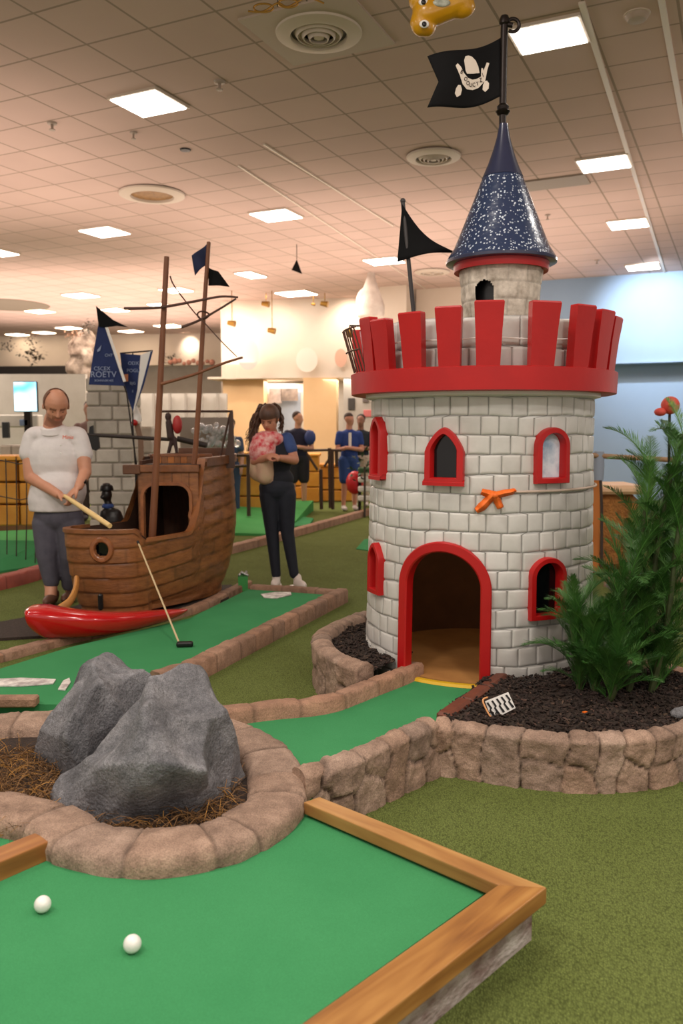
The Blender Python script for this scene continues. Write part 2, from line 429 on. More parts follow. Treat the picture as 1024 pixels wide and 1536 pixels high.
# beige columns and shop front under the bulkhead
for (x0, x1, Y, m, nm, lb) in ((338, 399, 20.6, m_beige, 'pillar', 'beige pillar behind the woman with long hair'), (457, 506, 19.9, m_beige, 'pillar', 'beige pillar between the two groups of people')):
    a = Q(x0, 640, Y); b2 = Q(x1, 640, Y); q = MB(); q.box(((a.x+b2.x)/2, Y, 1.31), (b2.x-a.x, .5, 2.62), -.1); struct(q.build(nm, m, smooth=False), lb)
m_pane = M('shop_glass', (176, 186, 198), (150, 160, 176), scale=1.2, rough=.2)
q = MB(); a = Q(402, 640, 20.9); b2 = Q(455, 640, 20.9)
q.box(((a.x+b2.x)/2, 20.95, 1.3), (b2.x-a.x+.1, .12, 2.5)); w1 = struct(q.build('window_1', m_wwhite, smooth=False), 'shop window frame behind the woman')
q = MB(); q.box(((a.x+b2.x)/2, 20.87, 1.55), (b2.x-a.x-.12, .06, 1.6)); q.build('pane', m_pane, w1, smooth=False)
po = MB(); c = Q(434, 592, 20.7); po.box(c, (.42, .04, .3)); tag(recentre(po.build('poster', M('poster_print', (60, 50, 46), (170, 150, 136), scale=5, rough=.6), smooth=False)), 'dark brown poster on the shop window', 'poster')
po = MB(); c = Q(413, 594, 20.7); po.box(c, (.3, .04, .36)); tag(recentre(po.build('poster', M('poster_print_pale', (196, 176, 166), (130, 120, 116), scale=6, rough=.6), smooth=False)), 'pale poster beside the dark brown poster on the shop window', 'poster')
# lit drawings on the grey wall by the castle
a = Q(515, 640, 19); b2 = Q(575, 640, 19)
q = MB(); q.box(((a.x+b2.x)/2, 19.6, 1.31), (b2.x-a.x, .1, 2.62)); struct(q.build('wall_panel', m_grey, smooth=False), 'pale wall panel beside the castle')
for (x, y, w, h, col, lb) in ((527, 606, .16, .28, (70, 66, 64), 'small dark figure sign on the pale panel'), (552, 620, .22, .16, (214, 120, 120), 'small pink sign on the pale panel by the castle'), (548, 600, .14, .12, (110, 100, 96), 'small grey sign above the pink sign')):
    c = Q(x, y, 19.53); q = MB(); q.box(c, (w, .03, h), bev=.01); tag(recentre(q.build('wall_sign', M('sign_'+str(col[0]), col, rough=.6), smooth=False)), lb, 'sign')

# ---------------------------------------------------------------- raised greens
GZ = .13
rail_in = [pp(731, 1337, GZ), pp(455, 1201, .16)]
green_poly = [pp(731, 1337, GZ), (-.15, 2.80), (-.06, 2.885), (.27, 3.30), (.38, 3.50), (.74, 4.03), (.80, 4.2), (.80, 4.9), (.45, 4.9), (.36, 4.42), (.27, 4.28), (.09, 4.01), (-.1, 3.78), (-.34, 3.71), (-.57, 3.62),
              (-1.0, 3.62), (-1.6, 3.7), (-2.2, 3.2), (-2.0, 2.75), (-1.5, 2.1), (-1.5, .9), (-.25, .9), pp(455, 1534, GZ)]
q = MB(); q.prism(green_poly, .0, GZ); tag(q.build('putting_green', m_green, smooth=False, fixn=True), 'large raised bright green putting surface with two white balls, leading into the castle', 'putting green')
lane = [pp(372, 884, .05), pp(503, 893, .05), pp(275, 1006, .05), (-1.15, 4.35), (-1.2, 4.08), (-1.73, 4.1), (-2.6, 4.1), (-2.5, 4.5), pp(0, 1003, .05), pp(100, 972, .05), pp(285, 927, .05)]
q = MB(); q.prism(lane, .0, .05); tag(q.build('putting_green', m_green, smooth=False, fixn=True), 'long bright green putting lane beside the wooden ship', 'putting green')

# ---------------------------------------------------------------- world, lights
w = bpy.data.worlds.new('world'); S.world = w; w.use_nodes = True
bg = w.node_tree.nodes['Background']; bg.inputs[0].default_value = L_((255, 238, 226)); bg.inputs[1].default_value = .72
S.view_settings.view_transform = 'Standard'; S.view_settings.look = 'None'; S.view_settings.gamma = 1; S.view_settings.use_curve_mapping = False
S.view_settings.exposure = 0
S.cycles.use_denoising = True
S.cycles.max_bounces = 8
m_lit = M('light_panel_white', (255, 246, 235), emis=9)
m_litw = M('light_panel_warm', (255, 228, 196), emis=12)
m_lframe = M('light_frame', (214, 200, 186), rough=.5)
def panel(px, py, w_, h_, label, warm=False, edge=True):
    c = P(px, py, HC); t = thing('ceiling_light', label, 'ceiling light', (c.x, c.y, HC-.03), group='square ceiling light panels')
    R3 = Matrix.Rotation(-GA, 3, 'Z')
    f = MB(); f.box((c.x, c.y, HC-.012), (w_+.05, h_+.05, .024), mat=R3); f.build('light_frame', m_lframe, t, smooth=False)
    f = MB(); f.box((c.x, c.y, HC-.027), (w_, h_, .012), mat=R3); f.build('diffuser', m_litw if warm else m_lit, t, smooth=False)
LI = [(823, 50, .5, .42, 'square ceiling light beside the pirate flag pole top', 0), (223, 152, .5, .46, 'square ceiling light alone in the upper left of the ceiling', 0),
      (906, 243, .52, .45, 'square ceiling light right of the blue roof spire', 0), (942, 334, .52, .5, 'square ceiling light below the one right of the spire, before the blue wall', 0),
      (964, 399, .55, .5, 'square ceiling light just above the blue wall', 0), (157, 346, .56, .5, 'ceiling light below the round brass vent', 0), (414, 321, .56, .5, 'ceiling light between the spire and the ship mast', 0),
      (576, 390, .6, .5, 'ceiling light beside the black triangular pennant', 0), (121, 442, .6, .55, 'ceiling light over the blue pennant banner, second below the brass vent', 0),
      (60, 466, .55, .5, 'ceiling light left of the blue pennant banner, above the far wall', 1), (444, 439, .75, .6, 'ceiling light just before the white spotlit wall', 0), (376, 411, .35, .6, 'narrow ceiling light above the ship yardarm end', 0),
      (264, 434, .55, .5, 'ceiling light touching the tall ship mast', 1), (173, 464, .5, .5, 'ceiling light at the left end of the long yardarm', 1), (254, 488, .7, .6, 'ceiling light behind the mast under the yardarm', 1),
      (103, 491, .6, .5, 'far ceiling light left of the banner tip', 1), (66, 498, .5, .5, 'far ceiling light above the left wall plants', 1), (26, 501, .55, .5, 'farthest ceiling light at the left edge of the photo', 1),
      (196, 496, .6, .5, 'far ceiling light right of the banner tip', 1), (238, 456, .4, .4, 'small ceiling light between the banner and the mast', 1), (2, 378, .4, .4, 'ceiling light cut by the left edge', 0)]
for (x, y, a, b2, lb, wm) in LI: panel(x, y, a, b2, lb, wm)
def area(name, loc, rot, sz, e, col=(1, .93, .85), sy=None, spread=None):
    ld = bpy.data.lights.new(name, 'AREA'); ld.energy = e; ld.size = sz; ld.color = col
    if sy: ld.shape = 'RECTANGLE'; ld.size_y = sy
    if spread: ld.spread = spread
    o = bpy.data.objects.new(name, ld); C.objects.link(o); o.location = loc; o.rotation_euler = rot; return o
# the ceiling panels that continue above and behind the camera
for (x, y, e) in ((-1.6, .6, 70), (1.4, -.4, 90), (3.4, 1.6, 60), (-3.8, 2.2, 60), (-.5, 3.1, 45), (-3.6, 5.6, 40), (3.6, 5.2, 45)):
    area('ceiling_or_fill_lamp', (x, y, HC-.04), (0, 0, -GA), .55, e)

# added upward fill lights without fittings, warming and brightening the tile ceiling
for (x, y, sx, sy, e) in ((0, 1.0, 5, 3, 85), (-6, 20, 8, 8, 480), (1, 14, 7, 6, 200), (-5, 10, 5, 5, 115), (5.5, 9, 4, 5, 40)):
    area('uplight_fill', (x, y, 2.95), (pi, 0, 0), sx, e, (1, .76, .63), sy)

for (x, y, z, sx, sy, e) in ((-.9, 20.3, 2.58, 3.4, .8, 70), (-9, 14.8, HC-.06, 3, 1.2, 260), (-4.6, 16.6, HC-.06, 3, 1.2, 200), (6.4, 13.2, HC-.06, 2.4, 1.2, 150), (-1.0, 16.5, HC-.06, 2, 1, 110)):  # added fill lights brightening the dim back walls; no fittings modelled
    area('ceiling_or_fill_lamp', (x, y, z), (0, 0, -GA), sx, e, (1, .88, .76), sy)
# ================================================================ CASTLE TOWER
TC = Vector((.784, 4.735)); TR = .617
def cyl_hit(px, py, R=TR):
    d = ray(px, py); a = d.x*d.x+d.y*d.y; b = -2*(d.x*TC.x+d.y*TC.y); c = TC.length_squared-R*R
    disc = b*b-4*a*c
    t = (-b-sqrt(max(0, disc)))/(2*a); p = (d.x*t, d.y*t, CZ+d.z*t)
    return atan2(p[1]-TC.y, p[0]-TC.x), p[2]
def cpt(a, z, r): return Vector((TC.x+r*cos(a), TC.y+r*sin(a), z))
tower = thing('castle_tower', 'large round white brick castle tower with red battlements and blue speckled cone roof', 'castle', (TC.x, TC.y, GZ))
def arch_profile(w, h, kind='round', n=14):
    """closed outline (x,z) counter-clockwise from bottom left; springing by kind"""
    r = w/2
    if kind == 'round':
        top = [(r*cos(pi*k/n), h-r+r*sin(pi*k/n)) for k in range(n+1)]
    else:
        ah = r*1.25; top = []
        for k in range(n+1):
            t = k/n; x = r*(1-2*t); top.append((x, h-ah+ah*(1-abs(x/r)**1.55)**.8 if abs(x) < r else h-ah))
    return [(-r, 0), (r, 0)]+top
def opening(pxl, pxr, pyb, pyt, kind, band):
    aL, _ = cyl_hit(pxl, (pyb+pyt)/2); aR, _ = cyl_hit(pxr, (pyb+pyt)/2)
    mid = (aL+aR)/2; w = abs(aR-aL)*TR
    pc = (pxl+pxr)/2; _, zt = cyl_hit(pc, pyt); _, zb = cyl_hit(pc, pyb)
    return dict(a=mid, w=w, zb=zb, zt=zt, kind=kind, band=band)
OPN = {'door': opening(605, 735.5, 1019, 812, 'round', .052), 'w_mid': opening(641, 697, 727, 641, 'gothic', .036), 'w_right': opening(800, 846, 725, 641, 'round', .030),
       'w_left': opening(562, 578, 718, 625, 'gothic', .035), 'w_low_left': opening(562, 577, 889, 813, 'gothic', .033), 'w_low_right': opening(790, 839, 927, 835, 'round', .028)}
OPN['door']['zb'] = GZ-.01
for k in ('w_left', 'w_low_left'): OPN[k]['w'] = .135; OPN[k]['a'] = cyl_hit(571, 700)[0]+.0; OPN[k]['band'] = .028
def in_open(o, a, z, shrink):
    x = (a-o['a']); x = (x+pi) % (2*pi)-pi; x *= TR; w = o['w']-2*shrink; h = o['zt']-o['zb']-(shrink if o is OPN['door'] else 2*shrink); y = z-o['zb']-(0 if o is OPN['door'] else shrink)
    r = w/2
    if abs(x) > r or y < 0 or y > h: return False
    if o['kind'] == 'round': return y < h-r or (x*x+(y-h+r)**2) < r*r
    ah = r*1.25; return y < h-ah+ah*(1-abs(x/r)**1.55)**.8
# brick skin: one mesh, pillowed bricks between sunk joints
NR = 17; ZB, ZT = .05, 2.0; RH = .0965; SUBZ = 7
nrows = 19; NA = 40; SUBA = 9; nu = NA*SUBA; nv = nrows*SUBZ
m_brick = M('white_brick', (216, 214, 209), (196, 194, 188), scale=7, rough=.34, attr=True, bump=.12, bscale=40, bdist=.004)
def rowinfo(j):
    return .5*(j % 2)+(hsh(j, 3)-.5)*.3
def cutpos(j, k):
    return (k+rowinfo(j)+(hsh(k % NA, j, 7)-.5)*.32)/NA*2*pi
def brick_pt(i, jj):
    j = min(nrows-1, jj//SUBZ); v = (jj-j*SUBZ)/SUBZ; k = i//SUBA; u = (i-k*SUBA)/SUBA
    a0 = cutpos(j, k); a1 = cutpos(j, k+1) if k < NA-1 else cutpos(j, 0)+2*pi
    # finer samples at the joints
    uu = [0, .055, .12, .28, .45, .62, .8, .9, .95][i % SUBA]; vv = [0, .07, .15, .4, .65, .86, .94][jj % SUBZ] if jj < nv else 1
    a = a0+(a1-a0)*uu
    wav = .004*sin(a*7+j)+.002*sin(a*17+j*2)
    z = (ZB+(j+vv)*RH if j < 17 else ZB+17*RH+(j-17+vv)*.146)+wav
    eu = min(uu, 1-uu)*(a1-a0)*TR; ev = min(vv, 1-vv)*(RH if j < 17 else .146)
    e = min(eu, ev); g = max(0, 1-e/.0052)
    # rounded corners
    if eu < .014 and ev < .014: g = max(g, min(1, (hypot(.014-eu, .014-ev)-.0115)/.004)) if hypot(.014-eu, .014-ev) > .0115 else g
    pil = 1-max(0, 1-e/.024)**2
    kk = hsh(k, j, 1); R = TR+.028*max(0, 1-(z-GZ)/1.2)
    tilt = (uu-.5)*(hsh(k, j, 2)-.5)*.004+(vv-.5)*(hsh(k, j, 4)-.5)*.006
    r = R-.004+.004*pil+tilt+(kk-.5)*.003-g*.0045+noise.noise(Vector((a*9, z*9, 1)))*.0035
    t = .93+.12*hsh(k, j, 5); tb = t*(.985+.03*hsh(k, j, 6)); dk = 1-.5*min(1, g)
    return cpt(a, z, r), (t*dk, (t+tb)/2*dk, tb*dk)
cache = {}
def bp_(i, j):
    cache[(i, j)] = r = brick_pt(i, j); return r
def keep(i, j):
    p = cache[(i, j)][0]; q = cache[((i+1) % nu, j+1)][0]; c = (p+q)/2; a = atan2(c.y-TC.y, c.x-TC.x)
    return not any(in_open(o, a, c.z, o['band']*.5) for o in OPN.values())
mb = MB(); mb.grid(bp_, nu, nv, closeu=True, tint=True, keep=keep); mb.build('brick_wall', m_brick, tower, angle=60)
# inner lining, interior floor and tower roof deck
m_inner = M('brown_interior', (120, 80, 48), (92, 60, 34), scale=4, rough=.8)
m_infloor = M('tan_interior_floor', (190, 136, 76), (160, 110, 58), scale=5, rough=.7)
mb = MB(); NI = 160
def ip(i, j):
    a = 2*pi*i/NI; return cpt(a, .1+j*1.7/50, TR-.03)
def ik(i, j):
    a = 2*pi*(i+.5)/NI; z = .1+(j+.5)*1.7/50; return not any(in_open(o, a, z, o['band']*.6) for o in (OPN['door'],))
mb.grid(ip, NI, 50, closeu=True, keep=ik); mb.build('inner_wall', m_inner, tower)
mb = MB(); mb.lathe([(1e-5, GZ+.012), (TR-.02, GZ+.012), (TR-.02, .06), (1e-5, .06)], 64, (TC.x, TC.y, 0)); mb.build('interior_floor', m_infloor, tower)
mb = MB(); mb.lathe([(1e-5, 1.86), (TR-.02, 1.86), (TR-.02, 1.80), (1e-5, 1.80)], 64, (TC.x, TC.y, 0)); mb.build('roof_deck', M('roof_deck_grey', (120, 116, 110), rough=.8), tower)
# a dark round tunnel mouth high on the inner wall
mb = MB(); aa = OPN['door']['a']+pi+.12
mb.tube([cpt(aa, 1.0, .56), cpt(aa, 1.0, .585)], [.27, .27], 28); mb.build('tunnel_opening', m_black, tower)
ld = bpy.data.lights.new('castle_lamp', 'POINT'); ld.energy = 2.2; ld.color = (1, .78, .52); ld.shadow_soft_size = .04  # added point light to brighten the tower interior; no lamp stands there
o_ = bpy.data.objects.new('castle_lamp', ld); C.objects.link(o_); o_.location = (TC.x+.15, TC.y-.1, 1.5)
# frames
def frame(o, name, mat, depth_out=.022, depth_in=.035, band=None, bottom=True, parent=tower):
    bw = band or o['band']; h = o['zt']-o['zb']
    out = arch_profile(o['w'], h, o['kind'], 24)
    inn = arch_profile(o['w']-2*bw, h-bw-(bw if bottom else 0), o['kind'], 24)
    if bottom: inn = [(x, z+bw) for x, z in inn]
    def dens(p):
        r = []
        for i in range(len(p)):
            a, b2 = Vector(p[i]), Vector(p[(i+1) % len(p)])
            nn_ = 8 if i in (0, 1, len(p)-1) else 1
            for k in range(nn_): r.append(a.lerp(b2, k/nn_))
        return r
    out, inn = dens(out), dens(inn); n = len(out); rr = TR+.01
    prof = [(0, -depth_in), (0, depth_out*.7), (.12, depth_out), (.88, depth_out), (1, depth_out*.7), (1, -depth_in)]
    vs = []
    zbase = o['zb']
    for i in range(n):
        for (t, d) in prof:
            p = out[i].lerp(inn[i], t); rz = rr+.02*max(0, 1-(zbase+p.y-GZ)/1.2)
            vs.append(cpt(o['a']+p.x/TR, zbase+p.y, rz+d))
    w = len(prof); fs = []
    for i in range(n):
        if not bottom and i < 8: continue
        i2 = (i+1) % n
        for k in range(w-1): fs.append((i*w+k, i*w+k+1, i2*w+k+1, i2*w+k))
    mb = MB(); mb.add(vs, fs); return mb.build(name, mat, parent, angle=35, fixn=True)
df = frame(OPN['door'], 'door_frame', m_red, bottom=False)
def pane(o, mat, fr, depth=.014):
    h = o['zt']-o['zb']-2*o['band']*.6; p = arch_profile(o['w']-2*o['band']*.6, h, o['kind'], 16); vs = []
    N = 16; mb = MB(); r = (o['w']-2*o['band']*.6)/2
    def top(x):
        q = abs(x)/r
        if o['kind'] == 'round': return h-r+sqrt(max(0, r*r-x*x))
        ah = r*1.25; return h-ah+ah*max(0, (1-min(1, q)**1.55))**.8
    mb.grid(lambda i, j: cpt(o['a']+(-r+2*r*i/N)/TR, o['zb']+o['band']*.6+top(-r+2*r*i/N)*j, TR+.01-depth), N, 1)
    mb.build('pane', mat, fr)['label'] = 'dark window pane' if mat is m_glass_black else 'pale reflecting pane'
m_blueglass = M('pale_blue_pane', (226, 234, 244), (150, 172, 198), scale=9, rough=.12, contrast=.15)
m_redpane = M('inner_red', (150, 18, 22), rough=.5)
for k, pm in (('w_mid', m_glass_black), ('w_right', m_blueglass), ('w_left', m_redpane), ('w_low_left', m_redpane), ('w_low_right', m_glass_black)):
    fr = frame(OPN[k], 'window_frame', m_red, depth_out=.03 if 'left' not in k else .03); pane(OPN[k], pm, fr)
# sill that juts out under the gothic windows
for k in ('w_mid', 'w_left'):
    o = OPN[k]; mb = MB(); N = 10
    for t in range(1):
        pr = [(-.0, 0), (.045, 0), (.045, .018), (.03, .03), (0, .03)]
        mb.grid(lambda i, j: cpt(o['a']+(-.52+1.04*i/N)*o['w']/TR, o['zb']-.004+pr[j][1], TR+pr[j][0]), N, 4)
    mb.build('window_sill', m_red, tower)
# yellow threshold strip
m_yel = M('yellow_strip', (222, 176, 30), rough=.5); o = OPN['door']; mb = MB(); w = o['w']/2-.05
pr = [(-.02, 0), (-.02, .012), (.012, .014), (.02, .0)]
mb.grid(lambda i, j: cpt(o['a']+(-w+2*w*i/12)/TR, GZ+.001+pr[j][1], TR+.02+pr[j][0]), 12, 3); mb.build('threshold_strip', m_yel, tower)
# red parapet ring
mb = MB(); BR = .728; z0, z1 = 1.615, 1.735
mb.lathe([(TR-.01, z0+.02), (BR-.02, z0), (BR, z0+.006), (BR+.004, z1-.004), (BR-.004, z1), (BR-.05, z1), (BR-.06, z1-.05), (TR-.01, z1-.05)], 96, (TC.x, TC.y, 0)); mb.build('parapet_band', m_red, tower, angle=30)
mb = MB(); mb.lathe([(TR, z0-.02), (TR+.03, z0-.012), (TR+.03, z0+.01), (TR, z0+.01)], 96, (TC.x, TC.y, 0)); mb.build('white_moulding', m_white, tower)
# merlons
def merlon(a, w0, w1, zt, flare=.035, tip=0):
    mb = MB(); z0_ = z1-.03; th = .052
    def bx(w, z, r):
        return [cpt(a-w/2/BR, z, r-th), cpt(a, z, r-th), cpt(a+w/2/BR, z, r-th), cpt(a+w/2/BR, z, r), cpt(a, z, r+.0), cpt(a-w/2/BR, z, r)]
    rows = [bx(w0, z0_, BR-.002), bx(w0+(w1-w0)*.55, z0_+(zt-z0_)*.6, BR+flare*.5), bx(w1, zt-.008, BR+flare), bx(w1-.008, zt, BR+flare-.003)]
    vs = [p for r in rows for p in r]; fs = []
    for j in range(3):
        for k in range(6): fs.append((j*6+k, j*6+(k+1) % 6, (j+1)*6+(k+1) % 6, (j+1)*6+k))
    fs += [(0, 5, 4, 1), (1, 4, 3, 2), (18, 19, 22, 23), (19, 20, 21, 22)]
    mb.add(vs, fs); return mb.build('merlon', m_red, tower, angle=25, fixn=True)
seen = [(549, 14, .10), (569, 24, .12), (615, 35, .125), (672, 36, .125), (733, 40, .135), (818, 42, .145), (877, 36, .125), (909, 28, .13), (927, 8, .12)]
angs = []
for (px, wpx, w1) in seen:
    a, _ = cyl_hit(min(max(px, 538), 925), 500, BR+.02); angs.append(a)
    h = {549: 2.005, 569: 1.985, 615: 2.00, 672: 2.015, 733: 2.035, 818: 2.035, 877: 2.03, 909: 2.02, 927: 2.0}[px]
    merlon(a, w1*.82, w1, h)
for k in range(7):
    merlon(pi*.5+(-.95+1.9*k/6)*1.25, .12, .13, 2.01)
# short white rail wires between merlons
mb = MB()
for z in (1.87,):
    mb.tube([cpt(-pi+2*pi*k/60, z+.004*sin(k), TR+.035) for k in range(61)], .004, 6, cap=False)
mb.build('parapet_wire', m_white, tower)
# wire lattice hanging at the left of the battlements
mb = MB(); A0 = cyl_hit(540, 520, BR+.03)[0]
for k in range(6):
    a = A0-.10*k*.6-.02; mb.tube([cpt(a, 1.74, BR-.01), cpt(a-.03, 1.96, BR+.05)], .0045, 6)
mb.tube([cpt(A0-.02-.06*k, 1.965, BR+.05) for k in range(7)], .005, 6); mb.tube([cpt(A0-.02-.06*k, 1.85, BR+.03) for k in range(7)], .005, 6)
mb.build('wire_lattice', M('rust_wire', (92, 58, 44), rough=.6), tower)
# lantern clipped outside the lattice
c = Q(524, 498, 4.75); t = thing('lantern', 'small brass lantern clipped to the left edge of the castle battlements', 'lantern', (c.x, c.y, c.z-.03))
m_brass = M('brass', (150, 112, 50), rough=.35, metal=.8)
mb = MB(); mb.lathe([(1e-5, -.03), (.012, -.03), (.018, -.022), (.02, .01), (.014, .018), (1e-5, .02)], 12, c); mb.build('lantern_body', m_brass, t)
mb = MB(); mb.tube([c+Vector((-.0, 0, .02)), c+Vector((.0, 0, .034)), c+Vector((.075, -.0, .034))], .005, 6); mb.build('hook', m_metal, t)
# turret
TU = Vector((.885, 4.74)); m_turret = M('mottled_stone', (232, 222, 206), (150, 138, 122), scale=16, rough=.6, bump=.5, bscale=25, contrast=.22, attr=True, detail=8)
mb = MB(); NAt = 180; NZt = 90; zt0, zt1 = 1.855, 2.40
uth = atan2(-TU.y, -TU.x)+pi*0  # towards the camera
ua = atan2(-TU.y, (Q(720, 440, 4.5).x-TU.x))
ta = -pi/2-.60
def tp(i, j):
    a = 2*pi*i/NAt; v = j/NZt; z = zt0+(zt1-zt0)*v
    r = .190+.045*v+.01*max(0, v-.8)*3
    row = int(v*6); w_ = v*6-row; cell = (a*6/pi+.5*(row % 2)) % 1
    g = max(0, 1-min(w_, 1-w_)/.09)*.7; g = max(g, max(0, 1-min(cell, 1-cell)/.07)*.7)
    r += noise.noise(Vector((cos(a)*3, sin(a)*3, z*9)))*.010-g*.005
    t = 1-.35*g
    return Vector((TU.x+r*cos(a), TU.y+r*sin(a), z)), (t, t, t)
da = 0.30
def tk(i, j):
    a = 2*pi*(i+.5)/NAt; z = zt0+(zt1-zt0)*(j+.5)/NZt; x = ((a-ta+pi) % (2*pi)-pi)*.21; y = z-(2.075)
    return not (abs(x) < .053 and 0 < y and (y < .10 or x*x+(y-.10)**2 < .053**2))
mb.grid(tp, NAt, NZt, closeu=True, tint=True, keep=tk); mb.build('turret_wall', m_turret, tower, angle=70)
mb = MB(); mb.lathe([(.165, zt0), (.165, zt1-.02)], 40, (TU.x, TU.y, 0)); mb.build('turret_lining', m_black, tower)
# roof: red collar, speckled cone, plain cap
m_navy = M('navy_paint', (46, 52, 80), (38, 44, 70), scale=8, rough=.28, coat=.4)
m_speck = bpy.data.materials.new('speckled_blue'); m_speck.use_nodes = True
n = m_speck.node_tree.nodes; l = m_speck.node_tree.links; b = n['Principled BSDF']; b.inputs['Roughness'].default_value = .25; b.inputs['Coat Weight'].default_value = .5
tc = n.new('ShaderNodeTexCoord'); v = n.new('ShaderNodeTexVoronoi'); v.inputs['Scale'].default_value = 62; l.new(tc.outputs['Object'], v.inputs['Vector'])
r1 = n.new('ShaderNodeValToRGB'); r1.color_ramp.elements[0].position = .26; r1.color_ramp.elements[0].color = (1, 1, 1, 1); r1.color_ramp.elements[1].position = .35; r1.color_ramp.elements[1].color = (0, 0, 0, 1)
l.new(v.outputs['Distance'], r1.inputs[0])
ns = n.new('ShaderNodeTexNoise'); ns.inputs['Scale'].default_value = 22; ns.inputs['Detail'].default_value = 6; l.new(tc.outputs['Object'], ns.inputs['Vector'])
r2 = n.new('ShaderNodeValToRGB'); r2.color_ramp.elements[0].position = .40; r2.color_ramp.elements[0].color = (0, 0, 0, 1); r2.color_ramp.elements[1].position = .50; r2.color_ramp.elements[1].color = (1, 1, 1, 1)
l.new(ns.outputs['Fac'], r2.inputs[0])
mu = n.new('ShaderNodeMath'); mu.operation = 'MULTIPLY'; l.new(r1.outputs[0], mu.inputs[0]); l.new(r2.outputs[0], mu.inputs[1])
mx = n.new('ShaderNodeMix'); mx.data_type = 'RGBA'; l.new(mu.outputs[0], mx.inputs[0]); mx.inputs[6].default_value = L_((40, 56, 88)); mx.inputs[7].default_value = L_((214, 226, 240)); l.new(mx.outputs[2], b.inputs['Base Color'])
bpn = n.new('ShaderNodeBump'); bpn.inputs['Strength'].default_value = .5; bpn.inputs['Distance'].default_value = .006; l.new(ns.outputs['Fac'], bpn.inputs['Height']); l.new(bpn.outputs[0], b.inputs['Normal'])
mb = MB(); mb.lathe([(.236, 2.305), (.258, 2.298), (.268, 2.375), (.262, 2.40), (.2, 2.41)], 64, (TU.x, TU.y, 0)); mb.build('roof_collar', m_red, tower, angle=30)
mb = MB(); mb.lathe([(.25, 2.372), (.292, 2.345), (.300, 2.350), (.302, 2.362), (.288, 2.385), (.262, 2.425), (.215, 2.54), (.165, 2.665), (.112, 2.80), (.107, 2.812)], 72, (TU.x, TU.y, 0)); rf = mb.build('cone_roof', m_speck, tower, angle=30)
mb = MB(); mb.lathe([(.112, 2.806), (.108, 2.815), (.080, 2.88), (.056, 2.95), (.036, 3.02), (.026, 3.075), (.024, 3.09), (1e-5, 3.09)], 48, (TU.x, TU.y, 0)); mb.build('roof_cap', m_navy, tower, angle=30)
mb = MB(); mb.lathe([(.293, 2.340), (.303, 2.344), (.303, 2.358), (.293, 2.354)], 72, (TU.x, TU.y, 0)); mb.build('eave_rim', m_navy, rf)
# ---- pirate flag on its pole
px_, py_ = TU.x-.006, TU.y
fl_ = thing('pirate_flag', 'black swallow-tailed pirate flag with white emblem on a pole atop the spire', 'flag', (px_, py_, 3.05))
mb = MB(); mb.tube([(px_, py_, 3.05), (px_, py_, 3.64)], .0195, 14); mb.build('flag_pole', m_metal, fl_)
mb = MB(); mb.lathe([(.017, 3.135), (.03, 3.14), (.04, 3.155), (.03, 3.165), (.034, 3.18), (.02, 3.195)], 18, (px_, py_, 0)); mb.build('pole_collar', m_metal, fl_); mb = MB(); mb.lathe([(.018, 3.60), (.028, 3.61), (.028, 3.63), (.02, 3.65), (.0001, 3.652)], 16, (px_, py_, 0)); mb.build('pole_cap', m_metal, fl_)
mb = MB(); mb.tube([(px_+.01+.035+.034*cos(t), py_-.006, 3.60+.034*sin(t)) for t in [pi-5.4*k/16 for k in range(17)]], .010, 8); mb.tube([(px_, py_, 3.61), (px_+.045, py_-.005, 3.60)], .014, 10); mb.build('hook_ring', m_metal, fl_)
m_flag = M('flag_cloth', (9, 9, 10), (13, 13, 15), scale=30, rough=.8, spec=.2)
def flag_pt(u, v, th=0):
    """u from pole (0) to fly (1), v bottom (0) to top (1)"""
    top = 3.545-.135*u-.0*sin(u*pi)-.02*sin(u*pi*1.5); bot = 3.235-.095*u-.02*sin(u*pi*1.4)
    L = .405-.055*(1-abs(2*v-1)) if u > .99 else .405
    x = -(.012+u*(.405-.06*(1-abs(2*v-1))))
    return Vector((px_+x, py_-.01+.02*sin(u*5+v*1.3)-.02*u+th, bot+(top-bot)*v))
mb = MB(); mb.grid(lambda i, j: flag_pt(i/28, j/16), 28, 16); mb.build('flag_cloth', m_flag, fl_, solid=.004)
m_ivory = M('ivory_print', (226, 214, 200), rough=.7)
def onflag(pts, name='emblem', mat=m_ivory, off=-.0045, u0=.17, su=.66):
    """polygon in flag uv, laid on the cloth"""
    mb = MB(); n = len(pts); cu_ = sum(p[0] for p in pts)/n; cv = sum(p[1] for p in pts)/n
    vs = [flag_pt(cu_, cv, off)]+[flag_pt(u, v, off) for u, v in pts]; fs = [(0, i+1, (i+1) % n+1) for i in range(n)]
    mb.add(vs, fs); return mb.build(name, mat, fl_, smooth=False, solid=.0015)
# (photo pixel -> flag uv) the flag spans 638..745
def fuv(px, py):
    u = (745-px)/107*1.0; tp_ = 78+40*u+3*sin(u*3); bt = 162+26*u-2; return (min(.97, u), 1-(py-tp_)/(bt-tp_))
cap_ = [fuv(697+12.5*cos(t), 128-1+ (-21*sin(t))) for t in [pi*k/14 for k in range(15)]]
cap_ = [fuv(686.5, 129), fuv(687, 116), fuv(690, 110), fuv(695, 107.5), fuv(700, 107.5), fuv(705, 111), fuv(708, 118), fuv(709, 126), fuv(698, 129), fuv(688, 132)]
onflag(cap_, 'cap_emblem')
band_o = [(672, 127), (675, 138), (681, 147), (690, 150.5), (700, 149), (709, 145), (716, 138), (718, 128), (715, 119)]
band_i = [(712, 123), (711, 130), (704, 134), (696, 137), (688, 137), (683, 133), (680, 126), (676, 123)]
mb = MB(); N_ = 9; oi = [fuv(*p) for p in band_o]; ii = [fuv(*p) for p in band_i[::-1]+[(713, 119)]]
